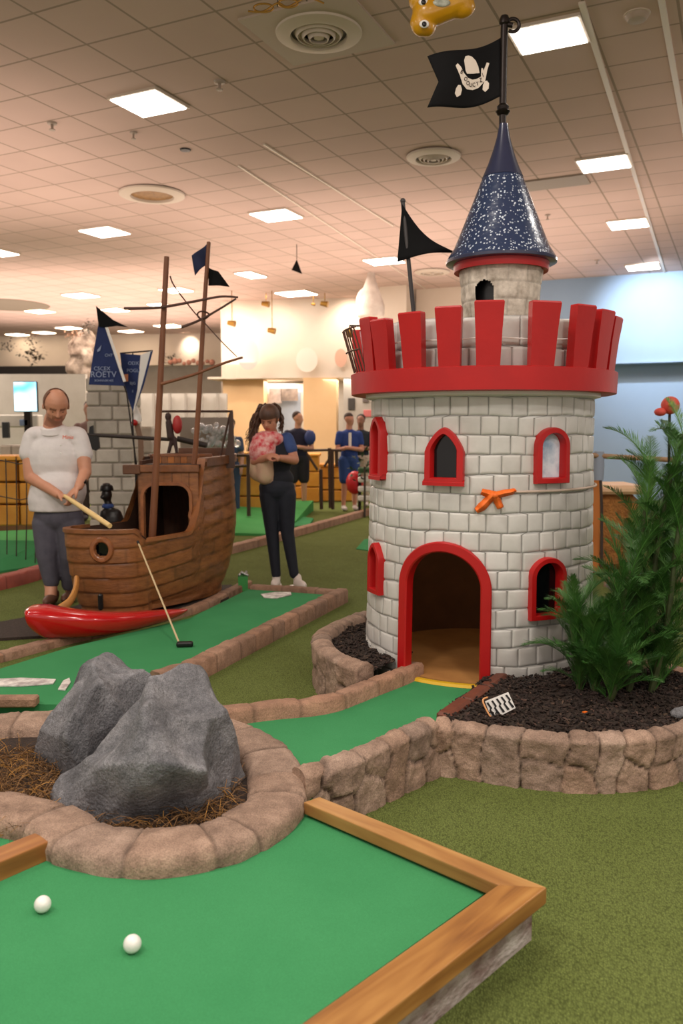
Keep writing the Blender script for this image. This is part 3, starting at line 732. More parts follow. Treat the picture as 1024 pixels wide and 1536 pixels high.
ii = ii[:9]; vs = [flag_pt(u, v, -.0045) for u, v in oi]+[flag_pt(u, v, -.0045) for u, v in ii]
mb.add(vs, [(i, i+1, 9+i+1, 9+i) for i in range(8)]); mb.build('ribbon_emblem', m_ivory, fl_, smooth=False, solid=.0015)
onflag([fuv(*p) for p in ((714, 137), (716, 122), (722, 111), (726, 112), (722, 121), (719, 136))], 'sword_emblem')
for (x, y) in ((677, 156), (721, 142)):
    onflag([fuv(x-4.5, y+5), fuv(x-5, y-1), fuv(x-3, y-6), fuv(x+1, y-7), fuv(x+5, y-3), fuv(x+5, y+4), fuv(x, y+8)], 'badge_emblem')
tpos = [(679, 133, 'B'), (684, 140, 'O'), (689.5, 143.5, 'O'), (695, 144, 'U'), (700.5, 142.5, 'C'), (706, 140, 'Y'), (711, 135, 'Z'), (714, 128, 'I')]
for (x, y, ch) in tpos:
    u, v = fuv(x, y); p = flag_pt(u, v, -.0075); rot = Matrix.Rotation(-(x-697)*-.02, 4, 'Y')
    text_part(ch, .030, Matrix.Translation(p) @ Matrix.Rotation(pi/2, 4, 'X') @ Matrix.Rotation((x-697)*.02, 4, 'Z'), M('ink', (40, 22, 20), rough=.8), fl_, sx=.8)
# ---- plain black pennant
pb = Q(621, 478, 5.12); ptp = Q(604, 304, 5.12)
pn = thing('black_pennant', 'plain black triangular pennant on a thin pole behind the left battlements', 'flag', (pb.x, pb.y, pb.z-.2))
d_ = (pb-ptp); mb = MB(); mb.tube([pb+d_.normalized()*.28, ptp], .013, 10); mb.ball(ptp+Vector((0, 0, .01)), .017, 10); mb.build('pennant_pole', M('grey_pole', (58, 54, 54), rough=.5), pn)
A = Q(603, 306, 5.10); B_ = Q(596, 392, 5.10); Cc = Q(679, 378, 5.06)
mb = MB(); N_ = 14
def pt_(i, j):
    u = i/N_; v = j/10; e = A.lerp(B_, v); w_ = e.lerp(Cc, u)+Vector((0, .022*sin(u*5+v*2), .012*sin(u*pi)*(v*2-1)))
    return w_+Vector((0, 0, -.035*sin(u*pi)*(1-v)))
mb.grid(pt_, N_, 10); mb.build('pennant_cloth', m_flag, pn, solid=.004)
# ---- rope round the tower and orange ribbon
a0, z_ = cyl_hit(770, 738, TR+.02); a1, z2_ = cyl_hit(888.5, 732, TR+.02)
mb = MB(); mb.tube([cpt(a0+(2.3)*k/40, z_+.0+(.010*k/40), TR+.018) for k in range(41)], .0065, 8); o = mb.build('rope', M('pale_rope', (196, 176, 160), rough=.8)); tag(o, 'thin pale rope stretched round the brick wall right of the orange ribbon', 'rope')
rb = thing('orange_ribbon', 'orange fabric ribbon bow tied on the brick wall between the two upper windows', 'ribbon', cpt(cyl_hit(742, 745)[0], cyl_hit(742, 760)[1], TR))
m_or = M('orange_fabric', (240, 118, 32), (228, 100, 22), scale=30, rough=.6)
def strip(pts, ws, name):
    mb = MB(); vs = []; 
    pr_ = catmull([(p[0], p[1], 0) for p in pts], 5); n_ = len(pr_)
    for i, p in enumerate(pr_):
        t = i/(n_-1)*(len(ws)-1); k = min(len(ws)-2, int(t)); w_ = ws[k]+(ws[k+1]-ws[k])*(t-k)
        q0 = pr_[max(0, i-1)]; q1 = pr_[min(n_-1, i+1)]; d = (q1-q0).normalized(); nn = Vector((-d.y, d.x, 0))
        for sgn in (-1, 0, 1):
            x, y = p.x+nn.x*sgn*w_, p.y+nn.y*sgn*w_; a, z = cyl_hit(x, y, TR+.02); vs.append(cpt(a, z, TR+.022+.012*(1-abs(sgn))+.006*sin(i*.9)))
    fs = [(i*3+k, i*3+k+1, (i+1)*3+k+1, (i+1)*3+k) for i in range(n_-1) for k in (0, 1)]
    mb.add(vs, fs); mb.build(name, m_or, rb, solid=.005)
strip([(742, 740), (732, 750), (722, 760), (714, 766)], [6, 6, 6.5, 4], 'ribbon_tail'); strip([(742, 742), (746, 752), (750, 762)], [5, 5.5, 4.5], 'ribbon_tail')
strip([(743, 742), (733, 741), (722, 737)], [5, 6, 4], 'ribbon_loop'); strip([(741, 743), (755, 740), (768, 737), (772, 735)], [5, 5, 4, 3], 'ribbon_loop')
mb = MB(); a, z = cyl_hit(742, 743, TR+.02); mb.ball(cpt(a, z, TR+.035), (.016, .014, .014), 12); mb.build('ribbon_knot', m_or, rb)
# ================================================================ MASONRY, FOREGROUND
m_stone = M('tan_stone', (186, 158, 138), (112, 90, 76), scale=13, rough=.85, bump=.6, bscale=55, attr=True, contrast=.3, detail=8, c3=(154, 128, 110), bdist=.012, speck=.3)
m_brickcurb = M('brick_curb', (182, 142, 116), (122, 92, 74), scale=10, rough=.8, bump=.6, bscale=60, attr=True, contrast=.3, detail=8, speck=.25)
m_mulch = M('mulch', (34, 26, 22), (66, 52, 44), scale=60, rough=.9, bump=.8, bscale=90)
m_chip = M('mulch_chip', (44, 33, 27), rough=.85, attr=True)
m_chip2 = m_chip
# low curb left of the castle lane
q = sweep([(.36, 4.36), (.27, 4.22), (.09, 4.01), (-.1, 3.80), (-.34, 3.72), (-.57, 3.63), (-.8, 3.6), (-1.0, 3.62)], [(-.005, GZ-.03), (.0, GZ+.055), (.012, GZ+.068), (.075, GZ+.07), (.088, GZ+.055), (.09, 0)][::-1], block=.22, seed=3, rough=.004)
tag(q.build('stone_curb', m_brickcurb, angle=50, fixn=True), 'low brown brick curb winding from the castle door to the grey boulders', 'curb')
# brown timber edging at the right of the lane
A = Vector((.78, 4.13)); B_ = Vector((.40, 3.50)); q = MB(); dd = (B_-A)
for k in range(3):
    c = A+dd*((k+.5)/3); q.box((c.x+.035, c.y-.02, GZ+.03+.004*k), (.07, dd.length/3-.004, .10), atan2(-dd.x, dd.y), bev=.012, tint=(.62+.06*k, .55+.05*k, .5+.05*k))
tag(recentre(q.build('edging_log', M('dark_red_brown_wood', (142, 84, 62), (110, 60, 44), scale=12, rough=.6, attr=True, bump=.3, bscale=40), angle=40)), 'red-brown timber edging between the castle lane and the mulch', 'edging')
# planter walls: irregular stones fitted in a face
def stonewall(path, h0, h1, th, seed, name, label, cell=.11, flip=1, z_in=None):
    pth = resample(catmull([(p[0], p[1], 0) for p in path], 10), .009); n_ = len(pth)-1; L = pth[-1][1]
    rnd = random.Random(seed); H_ = h1-h0; cells = []
    s = -.05
    while s < L+.1:
        w_ = cell*(.7+.7*rnd.random()); 
        if rnd.random() < .3: cells.append((s+w_/2, H_*.52, 1, .55)); 
        else:
            f = .35+.3*rnd.random(); dx_ = rnd.uniform(-.04, .04); cells.append((s+w_*.5+dx_, H_*f*.5, 1, 1)); cells.append((s+w_*.5-dx_, H_*(f+1)*.5+.01, 1, 1))
        s += w_
    prof = [(-.0, 0.)]+[(.006*sin(pi*t), t) for t in [k/20 for k in range(1, 20)]]+[(.012, 1.0), (.03, 1.03), (th*.5, 1.045), (th*.8, 1.03), (th, .97), (th+.005, .6)]
    K = len(prof); vs = []; ts = []
    arc = [0]
    for j in range(1, K): arc.append(arc[-1]+hypot((prof[j][0]-prof[j-1][0]), (prof[j][1]-prof[j-1][1])*H_))
    for i in range(n_+1):
        p, s = pth[i]; a = pth[max(0, i-1)][0]; b2 = pth[min(n_, i+1)][0]; d = (b2-a).normalized(); nr = Vector((-d.y, d.x))*flip
        for j, (o, zf) in enumerate(prof):
            z = h0+zf*H_; u = (s+.022*noise.noise(Vector((s*13, z*13, seed))), arc[j]+.022*noise.noise(Vector((s*13+9, z*13, seed))))
            ds = sorted(((u[0]-c[0])**2/(c[3])+((u[1]-c[1])*(.8 if c[3] < 1 else 1))**2*(.35 if c[3] < 1 else 1), k) for k, c in enumerate(cells) if abs(c[0]-u[0]) < .3)
            f1, f2 = sqrt(ds[0][0]), sqrt(ds[1][0]); e = f2-f1; g = max(0, 1-e/.011); k = ds[0][1]
            bul = .006*(1-max(0, 1-e/.04)**2)+.012*(hsh(k, seed)-.5)
            nz = noise.noise(Vector((s*16, z*16, seed+k)))*.010+noise.noise(Vector((s*50, z*50, seed+k)))*.005+noise.noise(Vector((s*110, z*110, seed)))*.0025
            off = bul+nz-g*.011
            if j > 20: zz = z+off*.9*(1 if o < th*.9 else 0); oo = o
            else: oo = o-off; zz = z
            q_ = p+nr*oo; t = .84+.34*hsh(k, seed, 2); tr_ = .96+.08*hsh(k, 4); dk = 1-.62*g
            vs.append((q_.x, q_.y, zz)); ts.append((t*tr_*dk, t*dk, t*dk/tr_))
    fs = [(i*K+j, (i+1)*K+j, (i+1)*K+j+1, i*K+j+1) for i in range(n_) for j in range(K-1)]
    fs += [tuple(range(K)), tuple(n_*K+j for j in range(K))[::-1]]
    q = MB(); q.add(vs, fs, ts); o_ = q.build(name, m_stone, angle=70, fixn=True); return tag(o_, label, 'planter wall')
stonewall([(-.125, 2.815), (.02, 2.92), (.14, 3.04), (.27, 3.19), (.40, 3.335)], 0, .225, .09, 5, 'planter_wall', 'tan fieldstone wall holding up the castle lane above the olive turf, running to the wooden rail', cell=.125)
stonewall([(.385, 3.335), (.50, 3.30), (.66, 3.235), (.93, 3.17), (1.2, 3.19), (1.43, 3.30), (1.65, 3.5), (1.85, 3.8)], 0, .215, .09, 8, 'planter_wall', 'curved tan fieldstone wall in front of the dark mulch bed right of the lane', cell=.14)
stonewall([(.2, 5.42), (.05, 5.24), (-.08, 5.03), (-.165, 4.72), (-.13, 4.42), (-.02, 4.18), (.08, 4.06)], 0, .245, .11, 12, 'planter_wall', 'curved tan stone wall of the mulch bed left of the castle tower', cell=.15)
# back edge of the right bed
q = sweep([(1.9, 3.85), (1.72, 4.25), (1.52, 4.42), (1.38, 4.55)], [(0, 0), (0, .2), (.015, .215), (.09, .215), (.1, .2), (.1, 0)], block=.2, seed=21)
tag(q.build('stone_curb', m_brickcurb, angle=50, fixn=True), 'brown brick curb behind the palm plants at the right edge', 'curb')
# mulch beds
def bed(poly, z, label, n_, seed, hump=.03):
    t = thing('mulch_bed', label, 'mulch', (sum(p[0] for p in poly)/len(poly), sum(p[1] for p in poly)/len(poly), .0)); t['kind'] = 'stuff'
    xs = [p[0] for p in poly]; ys = [p[1] for p in poly]
    def inside(x, y):
        c = False; j = len(poly)-1
        for i in range(len(poly)):
            (xi, yi), (xj, yj) = poly[i][:2], poly[j][:2]
            if (yi > y) != (yj > y) and x < (xj-xi)*(y-yi)/(yj-yi)+xi: c = not c
            j = i
        return c
    def hz(x, y): return z+hump*noise.noise(Vector((x*4, y*4, seed)))+.012*noise.noise(Vector((x*22, y*22, seed)))
    st = .022; nx = int((max(xs)-min(xs))/st)+2; ny = int((max(ys)-min(ys))/st)+2; x0, y0 = min(xs)-st/2, min(ys)-st/2
    mb = MB(); mb.grid(lambda i, j: Vector((x0+i*st, y0+j*st, hz(x0+i*st, y0+j*st))), nx, ny, keep=lambda i, j: inside(x0+(i+.5)*st, y0+(j+.5)*st)); mb.build('soil', m_mulch, t)
    rnd = random.Random(seed); mb = MB(); c = 0
    while c < n_:
        x = rnd.uniform(min(xs), max(xs)); y = rnd.uniform(min(ys), max(ys))
        if not inside(x, y): continue
        c += 1; s_ = rnd.uniform(.5, 1.2); m3 = Matrix.Rotation(rnd.uniform(0, 6.3), 3, 'Z') @ Matrix.Rotation(rnd.gauss(0, .5), 3, 'X') @ Matrix.Rotation(rnd.gauss(0, .4), 3, 'Y')
        v = rnd.random(); t_ = rnd.uniform(.5, 1.6) if v < .93 else rnd.uniform(2.5, 4.5); w_ = rnd.uniform(.9, 1.1)
        mb.box((x, y, hz(x, y)+rnd.uniform(.002, .014)), (.026*s_*rnd.uniform(.5, 1.2), .010*s_, .005*s_), mat=m3, tint=(t_, t_*.95*w_, t_*.9))
    ch = mb.build('wood_chips', m_chip, t, smooth=False); ch['kind'] = 'stuff'
    return hz
bed([(.76, 4.12), (.43, 3.55), (.45, 3.38), (.66, 3.31), (.93, 3.24), (1.2, 3.26), (1.40, 3.38), (1.6, 3.55), (1.8, 3.9), (1.6, 4.3), (1.35, 4.6), (1.2, 4.3)], .195, 'dark brown bark mulch around the palm plants right of the castle', 5200, 3)
bed([(.25, 5.35), (.08, 5.15), (-.03, 4.95), (-.07, 4.72), (-.03, 4.46), (.06, 4.24), (.14, 4.14), (.24, 4.26), (.38, 4.45), (.3, 4.9)], .205, 'dark bark mulch in the bed left of the castle tower', 2200, 5, .015)
# ---------------- ring of coping stones round the boulders
ring = [(-.125, 2.80), (-.17, 2.58), (-.33, 2.385), (-.58, 2.305), (-.84, 2.375), (-1.03, 2.53), (-1.3, 2.62), (-1.62, 2.8), (-1.8, 3.2), (-1.62, 3.52), (-1.28, 3.60), (-.85, 3.60), (-.42, 3.44), (-.20, 3.17)]
q = sweep(ring[::-1], [(.0, GZ-.01), (-.002, GZ+.03), (.010, GZ+.058), (.03, GZ+.068), (.07, GZ+.072), (.11, GZ+.072), (.15, GZ+.07), (.185, GZ+.062), (.20, GZ+.04), (.205, GZ-.01)], block=.235, closed=True, seed=31, rough=.007, groove=.010, tv=.10, step=.009)
# direction reversed: offsets must run inward
ctr = Vector((-.8, 2.95))
tag(q.build('stone_ring', m_stone, angle=60, fixn=True), 'low ring of tan coping stones around the grey boulders', 'stone ring')
tt = thing('dry_grass', 'dry brown straw and grass inside the stone ring beside the boulders', 'grass', (-.9, 2.95, GZ)); tt['kind'] = 'stuff'
mb = MB(); mb.prism([(c_[0]*.86+ctr.x*.14, c_[1]*.86+ctr.y*.14) for c_ in ring], GZ, GZ+.012); mb.build('soil', m_mulch, tt, smooth=False, fixn=True)
rnd = random.Random(4); mb = MB()
def blade(x, y, z, L, az, el, t_):
    p = Vector((x, y, z)); pts = []
    for k in range(4):
        pts.append(p.copy()); p = p+Vector((cos(az)*cos(el), sin(az)*cos(el), sin(el)))*(L/3); el -= .5; az += rnd.uniform(-.3, .3)
    mb.tube(pts, [.0016, .0014, .001, .0005], 3, cap=False, tint=t_)
for k in range(2600):
    v = rnd.random()
    if v < .62: x, y = rnd.uniform(-1.42, -.95), rnd.uniform(2.72, 3.25)
    elif v < .8: x, y = rnd.uniform(-.52, -.38), rnd.uniform(2.62, 3.1)
    else: x, y = rnd.uniform(-1.1, -.5), rnd.uniform(2.55, 2.7)
    c_ = rnd.random(); tn = (1.5, 1.2, .55) if c_ < .12 else ((.3, .24, .18) if c_ < .6 else (.8, .66, .5)); blade(x, y, GZ+.008, rnd.uniform(.05, .13), rnd.uniform(0, 6.3), rnd.uniform(.1, 1.1), tn)
mb.build('straw', M('straw', (150, 120, 84), rough=.8, attr=True), tt)['kind'] = 'stuff'
# ---------------- boulders: faceted hulls, roughened
m_rock = M('grey_granite', (146, 145, 147), (80, 80, 84), scale=7, rough=.9, bump=1, bscale=90, contrast=.25, detail=12, c3=(112, 112, 115), attr=True, bdist=.009, speck=.4)
n = m_rock.node_tree.nodes; l = m_rock.node_tree.links
def boulder(pts, label, seed, cuts=5, amp=.012):
    rf_ = random.Random(seed*7)
    feats = []
    for k in range(60):
        a = rf_.choice(pts); b3 = rf_.choice(pts); c3 = Vector(a).lerp(Vector(b3), rf_.random()); feats.append((c3+Vector((rf_.gauss(0, .05), rf_.gauss(0, .05), 0)), Vector((rf_.gauss(0, .45), rf_.gauss(0, .45), rf_.gauss(0, .2))), rf_.uniform(-.01, .01)))
    bm = bmesh.new()
    for p in pts: bm.verts.new(p)
    r = bmesh.ops.convex_hull(bm, input=bm.verts)
    bmesh.ops.delete(bm, geom=[v for v in bm.verts if not v.link_faces], context='VERTS')
    bmesh.ops.triangulate(bm, faces=bm.faces)
    me = bpy.data.meshes.new('boulder'); bm.to_mesh(me); bm.free()
    o_ = bpy.data.objects.new('boulder', me); C.objects.link(o_)
    r = o_.modifiers.new('r', 'REMESH'); r.mode = 'VOXEL'; r.voxel_size = .0075; s_ = o_.modifiers.new('s', 'SMOOTH'); s_.iterations = cuts; s_.factor = .5
    bpy.context.view_layer.update(); m2 = bpy.data.meshes.new_from_object(o_.evaluated_get(bpy.context.evaluated_depsgraph_get())); m2.name = 'boulder'
    o_.modifiers.clear(); o_.data = m2; m2.materials.clear(); m2.materials.append(m_rock); ts = []
    c = Vector((sum(p[0] for p in pts), sum(p[1] for p in pts), 0))/len(pts)
    for v in m2.vertices:
        d = (v.co-c); dn = Vector((d.x, d.y, d.z*.6)).normalized()
        # crossed creases: ridged noise gives the chiselled look
        q_ = v.co*3.1+Vector((seed, seed*2, 0)); rd = 1-abs(noise.noise(q_))*2; rd2 = 1-abs(noise.noise(q_*2.3+Vector((5, 1, 2))))*2
        nz = noise.noise(v.co*11)*.4+noise.noise(v.co*26)*.25+noise.noise(v.co*70)*.16
        ev = sorted((h_+tl.dot(v.co-pk)+3.2*((v.co.x-pk.x)**2+(v.co.y-pk.y)**2+.3*(v.co.z-pk.z)**2)) for pk, tl, h_ in feats)
        env = max(-.05, min(.035, ev[0]+.042)); edge_ = max(0, 1-(ev[1]-ev[0])/.006)
        v.co += dn*(env*1.0+amp*(rd*.4)+nz*amp*.7)
        t = .95+.30*edge_*(.6+.5*noise.noise(v.co*12))+.30*noise.noise(v.co*55)+.22*noise.noise(v.co*8); ts.append((t, t, t*1.01))
    a = m2.color_attributes.new('tint', 'FLOAT_COLOR', 'POINT'); a.data.foreach_set('color', [x for t in ts for x in (*t, 1)])
    m2.polygons.foreach_set('use_smooth', [True]*len(m2.polygons)); return tag(o_, label, 'boulder')
z0_ = GZ-.02
fr = [P(80, 1198, GZ), P(100, 1222, GZ), P(150, 1238, GZ), P(222, 1242, GZ), P(305, 1228, GZ), P(358, 1196, GZ), P(352, 1160, GZ), (-.42, 3.1, GZ), (-.62, 3.22, GZ), (-.9, 3.1, GZ), (-1.0, 2.85, GZ)]
fr += [Q(250, 1006, 2.92), Q(228, 1010, 2.9), Q(285, 1012, 2.95), Q(308, 1030, 2.94), Q(322, 1062, 2.93), Q(214, 1020, 2.85), Q(170, 1062, 2.82), Q(150, 1085, 2.80), Q(118, 1128, 2.73), Q(345, 1110, 2.9), Q(216, 1070, 2.70), Q(232, 1150, 2.56), Q(296, 1090, 2.78), Q(305, 1160, 2.62), Q(150, 1155, 2.64), Q(318, 1045, 2.9), (-.55, 3.1, .5)]
boulder([Vector(p) for p in fr], 'large grey faceted boulder in front, nearest the white golf balls', 3, cuts=1, amp=.016)
bk = [P(40, 1125, GZ), P(75, 1170, GZ), P(130, 1180, GZ), (-.75, 3.35, GZ), (-1.0, 3.5, GZ), (-1.25, 3.42, GZ), (-1.28, 3.2, GZ), (-.8, 3.1, GZ)]
bk += [Q(150, 982, 3.3), Q(130, 988, 3.3), Q(175, 987, 3.32), Q(215, 1004, 3.3), Q(112, 1005, 3.2), Q(85, 1040, 3.12), Q(60, 1062, 3.12), Q(44, 1085, 3.1), Q(120, 1040, 3.0), Q(100, 1110, 2.88), Q(225, 1020, 3.3), (-1.0, 3.45, .45)]
boulder([Vector(p) for p in bk], 'grey rounded boulder behind and left of the larger one', 9, cuts=2, amp=.014)
# ---------------- wooden rails with mitred corner and stone footing
RT = .182; RB = .140
def rail(top, label, z0, z1, seed):
    q = MB(); n_ = len(top); q.prism(top, z0, z1); o_ = q.build('wooden_rail', m_wood, smooth=False, fixn=True)
    bm = bmesh.new(); bm.from_mesh(o_.data); bmesh.ops.remove_doubles(bm, verts=bm.verts, dist=1e-5); bmesh.ops.bevel(bm, geom=[e for e in bm.edges if e.calc_face_angle(0) > .6], offset=.004, segments=2, affect='EDGES', profile=.6); bm.to_mesh(o_.data); bm.free()
    tag(o_, label, 'rail'); return o_
cin = Vector(pp(747, 1327, RT)); cout = Vector(pp(820, 1331, RT)); ya = Vector(pp(479, 1195, RT)); yb = Vector(pp(455, 1203, RT)); fa = Vector(pp(455, 1534, RT)); fb = Vector(pp(562, 1534, RT))
ex = (fa-cin)*.9; 
def woodgrain(name, ang):
    m = m_wood.copy(); m.name = name; mp = m.node_tree.nodes['Mapping']; mp.inputs['Rotation'].default_value = (0, 0, ang); mp.inputs['Scale'].default_value = (1, 1, 1)
    return m
def plank_mat(name, d, base1, base2, base3):
    """long grain running along d"""
    m = bpy.data.materials.new(name); m.use_nodes = True; n = m.node_tree.nodes; l = m.node_tree.links; b = n['Principled BSDF']; b.inputs['Roughness'].default_value = .42
    tc = n.new('ShaderNodeTexCoord'); mp = n.new('ShaderNodeMapping'); mp.vector_type = 'TEXTURE'; mp.inputs['Rotation'].default_value = (0, 0, atan2(d.y, d.x)); l.new(tc.outputs['Object'], mp.inputs[0])
    m2 = n.new('ShaderNodeMapping'); m2.inputs['Scale'].default_value = (1.3, 14, 14); l.new(mp.outputs[0], m2.inputs[0])
    t = n.new('ShaderNodeTexNoise'); t.inputs['Scale'].default_value = 1.6; t.inputs['Detail'].default_value = 7; t.inputs['Distortion'].default_value = .6; l.new(m2.outputs[0], t.inputs['Vector'])
    r = n.new('ShaderNodeValToRGB'); r.color_ramp.elements[0].position = .32; r.color_ramp.elements[1].position = .68; r.color_ramp.elements[0].color = L_(base1); r.color_ramp.elements[1].color = L_(base2); e = r.color_ramp.elements.new(.5); e.color = L_(base3)
    l.new(t.outputs['Fac'], r.inputs[0])
    t2 = n.new('ShaderNodeTexNoise'); t2.inputs['Scale'].default_value = 3.2; t2.inputs['Detail'].default_value = 2; l.new(mp.outputs[0], t2.inputs['Vector'])
    r2 = n.new('ShaderNodeValToRGB'); r2.color_ramp.elements[0].position = .36; r2.color_ramp.elements[1].position = .6; r2.color_ramp.elements[0].color = (.80, .74, .68, 1); r2.color_ramp.elements[1].color = (1.0, 1.0, 1.0, 1); l.new(t2.outputs['Fac'], r2.inputs[0])
    mx = n.new('ShaderNodeMix'); mx.data_type = 'RGBA'; mx.blend_type = 'MULTIPLY'; mx.inputs[0].default_value = 1; l.new(r.outputs[0], mx.inputs[6]); l.new(r2.outputs[0], mx.inputs[7]); l.new(mx.outputs[2], b.inputs['Base Color'])
    bp = n.new('ShaderNodeBump'); bp.inputs['Strength'].default_value = .12; bp.inputs['Distance'].default_value = .003; l.new(t.outputs['Fac'], bp.inputs['Height']); l.new(bp.outputs[0], b.inputs['Normal']); return m
o1 = rail([tuple(ya), tuple(cout), tuple(cin), tuple(yb)], 'long narrow wooden rail from the stone ring to the mitred corner', RB, RT, 1); o1.data.materials[0] = plank_mat('rail_plank', cout-ya, (148, 102, 56), (190, 146, 88), (172, 124, 70))
o2 = rail([tuple(cout-Vector((.0005, .0008))), tuple(cout+(fb-cout)*2.0), tuple(cin+(fa-cin)*2.0), tuple(cin-Vector((.0, .0008)))], 'wide honey-coloured wooden rail across the front of the green', RB-.005, RT+.001, 2); o2.data.materials[0] = plank_mat('front_plank', fb-cout, (134, 88, 44), (192, 144, 80), (168, 118, 60))
lw = [P(0, 1272, RT), P(52, 1252, RT), P(80, 1262, RT), P(0, 1302, RT)]; d_ = (Vector(lw[0])-Vector(lw[1]))
o3 = rail([tuple((lw[0]+d_*4).xy), tuple(lw[1].xy), tuple(lw[2].xy), tuple((lw[3]+d_*4).xy)], 'short wooden rail entering from the left edge beside the stone ring', GZ-.003, RT+.006, 3); o3.data.materials[0] = plank_mat('left_plank', d_, (140, 90, 46), (184, 132, 74), (164, 108, 56))
q = MB(); c = P(0, 1052, .1); q.box((-2.0, 4.06, .075), (.95, .07, .05), .02, bev=.008); tag(recentre(q.build('wooden_rail', m_brickcurb)), 'low reddish timber closing the near end of the ship lane', 'rail')
# weathered stone footing under the front rail
m_foot = M('weathered_footing', (208, 200, 192), (120, 92, 84), scale=6, rough=.9, bump=.8, bscale=40, contrast=.16, detail=9, stretch=(1, 1, 2), bdist=.01)
ins = (cin-cout)*.0
fd = (fb-cout).normalized(); nrm = Vector((-fd.y, fd.x)); nrm = nrm if nrm.y < 0 else -nrm
s0 = Vector(pp(797, 1400, .02)); q = MB()
q.prism([tuple(s0), tuple(s0+fd*1.6), tuple(s0+fd*1.6+Vector((-.06, .05))), tuple(s0+Vector((-.07, .02)))], 0, RB-.006)
bmq = q.build('footing_wall', m_foot, smooth=False, fixn=True); tag(bmq, 'weathered whitish footing wall under the front wooden rail', 'footing')
# golf balls
m_ball = M('golf_ball', (240, 238, 232), rough=.3, bump=.35, bscale=95, voro=1, coat=.3, bdist=.002)
gb = MB(); gb.ball((0, 0, 0), .0225, 40)
g0 = gb.build('golf_ball', m_ball, angle=80); c = P(62, 1372, GZ); g0.location = (c.x, c.y+.012, GZ+.0225); tag(g0, 'white golf ball nearer the left edge of the big green', 'golf ball', 'white golf balls on the big green')
g1 = g0.copy(); C.objects.link(g1); c = P(197, 1433, GZ); g1.location = (c.x, c.y+.012, GZ+.0225); g1['label'] = 'white golf ball nearer the front wooden rail, right of the other'
# flat printed scraps on the lanes
m_scrap = M('printed_white', (236, 232, 226), (170, 160, 158), scale=14, rough=.5, contrast=.12)
def scrap(pts, z, lb):
    q = MB(); q.prism([pp(x, y, z) for x, y in pts], z, z+.006); return tag(recentre(q.build('lane_marker', m_scrap, smooth=False, fixn=True)), lb, 'marker')
scrap([(-12, 1020), (30, 1018), (62, 1019), (84, 1020), (80, 1026), (60, 1028), (30, 1030), (-12, 1030)], .052, 'flat white printed marker on the ship lane at the left edge')
scrap([(95, 1022), (104, 1018), (106, 1024), (98, 1036), (87, 1035)], .052, 'small white marker on the ship lane touching the boulder')
scrap([(391, 892), (412, 889), (436, 889), (437, 893), (414, 898), (396, 897)], .052, 'white patch at the far end of the ship lane near the woman')
# hole sign in the mulch
sg = thing('hole_sign', 'tilted little sign with black and white jagged letters on a curved wire in the mulch', 'sign', P(750, 1085, .2))
A = Q(727, 1052, 3.52); B_ = Q(762, 1038, 3.52); D_ = Q(738, 1080, 3.50); E_ = Q(773, 1062, 3.50)
q = MB(); q.add([A, B_, E_, D_], [(0, 1, 2, 3)]); q.build('sign_plate', m_white, sg, smooth=False, solid=.006)
for k in range(5):
    t0, t1 = (k+.12)/5, (k+.5)/5; q = MB(); f = lambda u, v: A.lerp(B_, u).lerp(D_.lerp(E_, u), v)+Vector((0, -.006, .002))
    z_ = [(t0, .1), (t1, .1), (t1+.06, .45), (t1-.01, .5), (t1+.07, .9), (t0+.05, .9), (t0+.0, .5), (t0+.06, .42)]
    q.add([f(u, v) for u, v in z_], [tuple(range(8))]); q.build('letter', m_black, sg, smooth=False, solid=.001)
q = MB(); q.tube(catmull([Q(731, 1046, 3.5), Q(724, 1050, 3.49), Q(728, 1062, 3.47), Q(738, 1078, 3.44), Q(752, 1088, 3.42), Q(764, 1086, 3.42)], 5), .004, 8); q.build('wire_hook', M('orange_wire', (214, 152, 96), rough=.4), sg)
# leaf scraps on the mulch
q = MB(); c = P(877, 1075, .2); q.box((c.x, c.y, .22), (.02, .015, .004), .5); tag(recentre(q.build('fallen_leaf', m_or, smooth=False)), 'tiny orange leaf on the mulch', 'leaf')
q = MB(); c = P(1022, 1072, .2); q.box((c.x, c.y, .205), (.10, .07, .05), .5, bev=.02); tag(recentre(q.build('stone', m_rock)), 'small grey stone on the mulch at the right edge', 'stone')
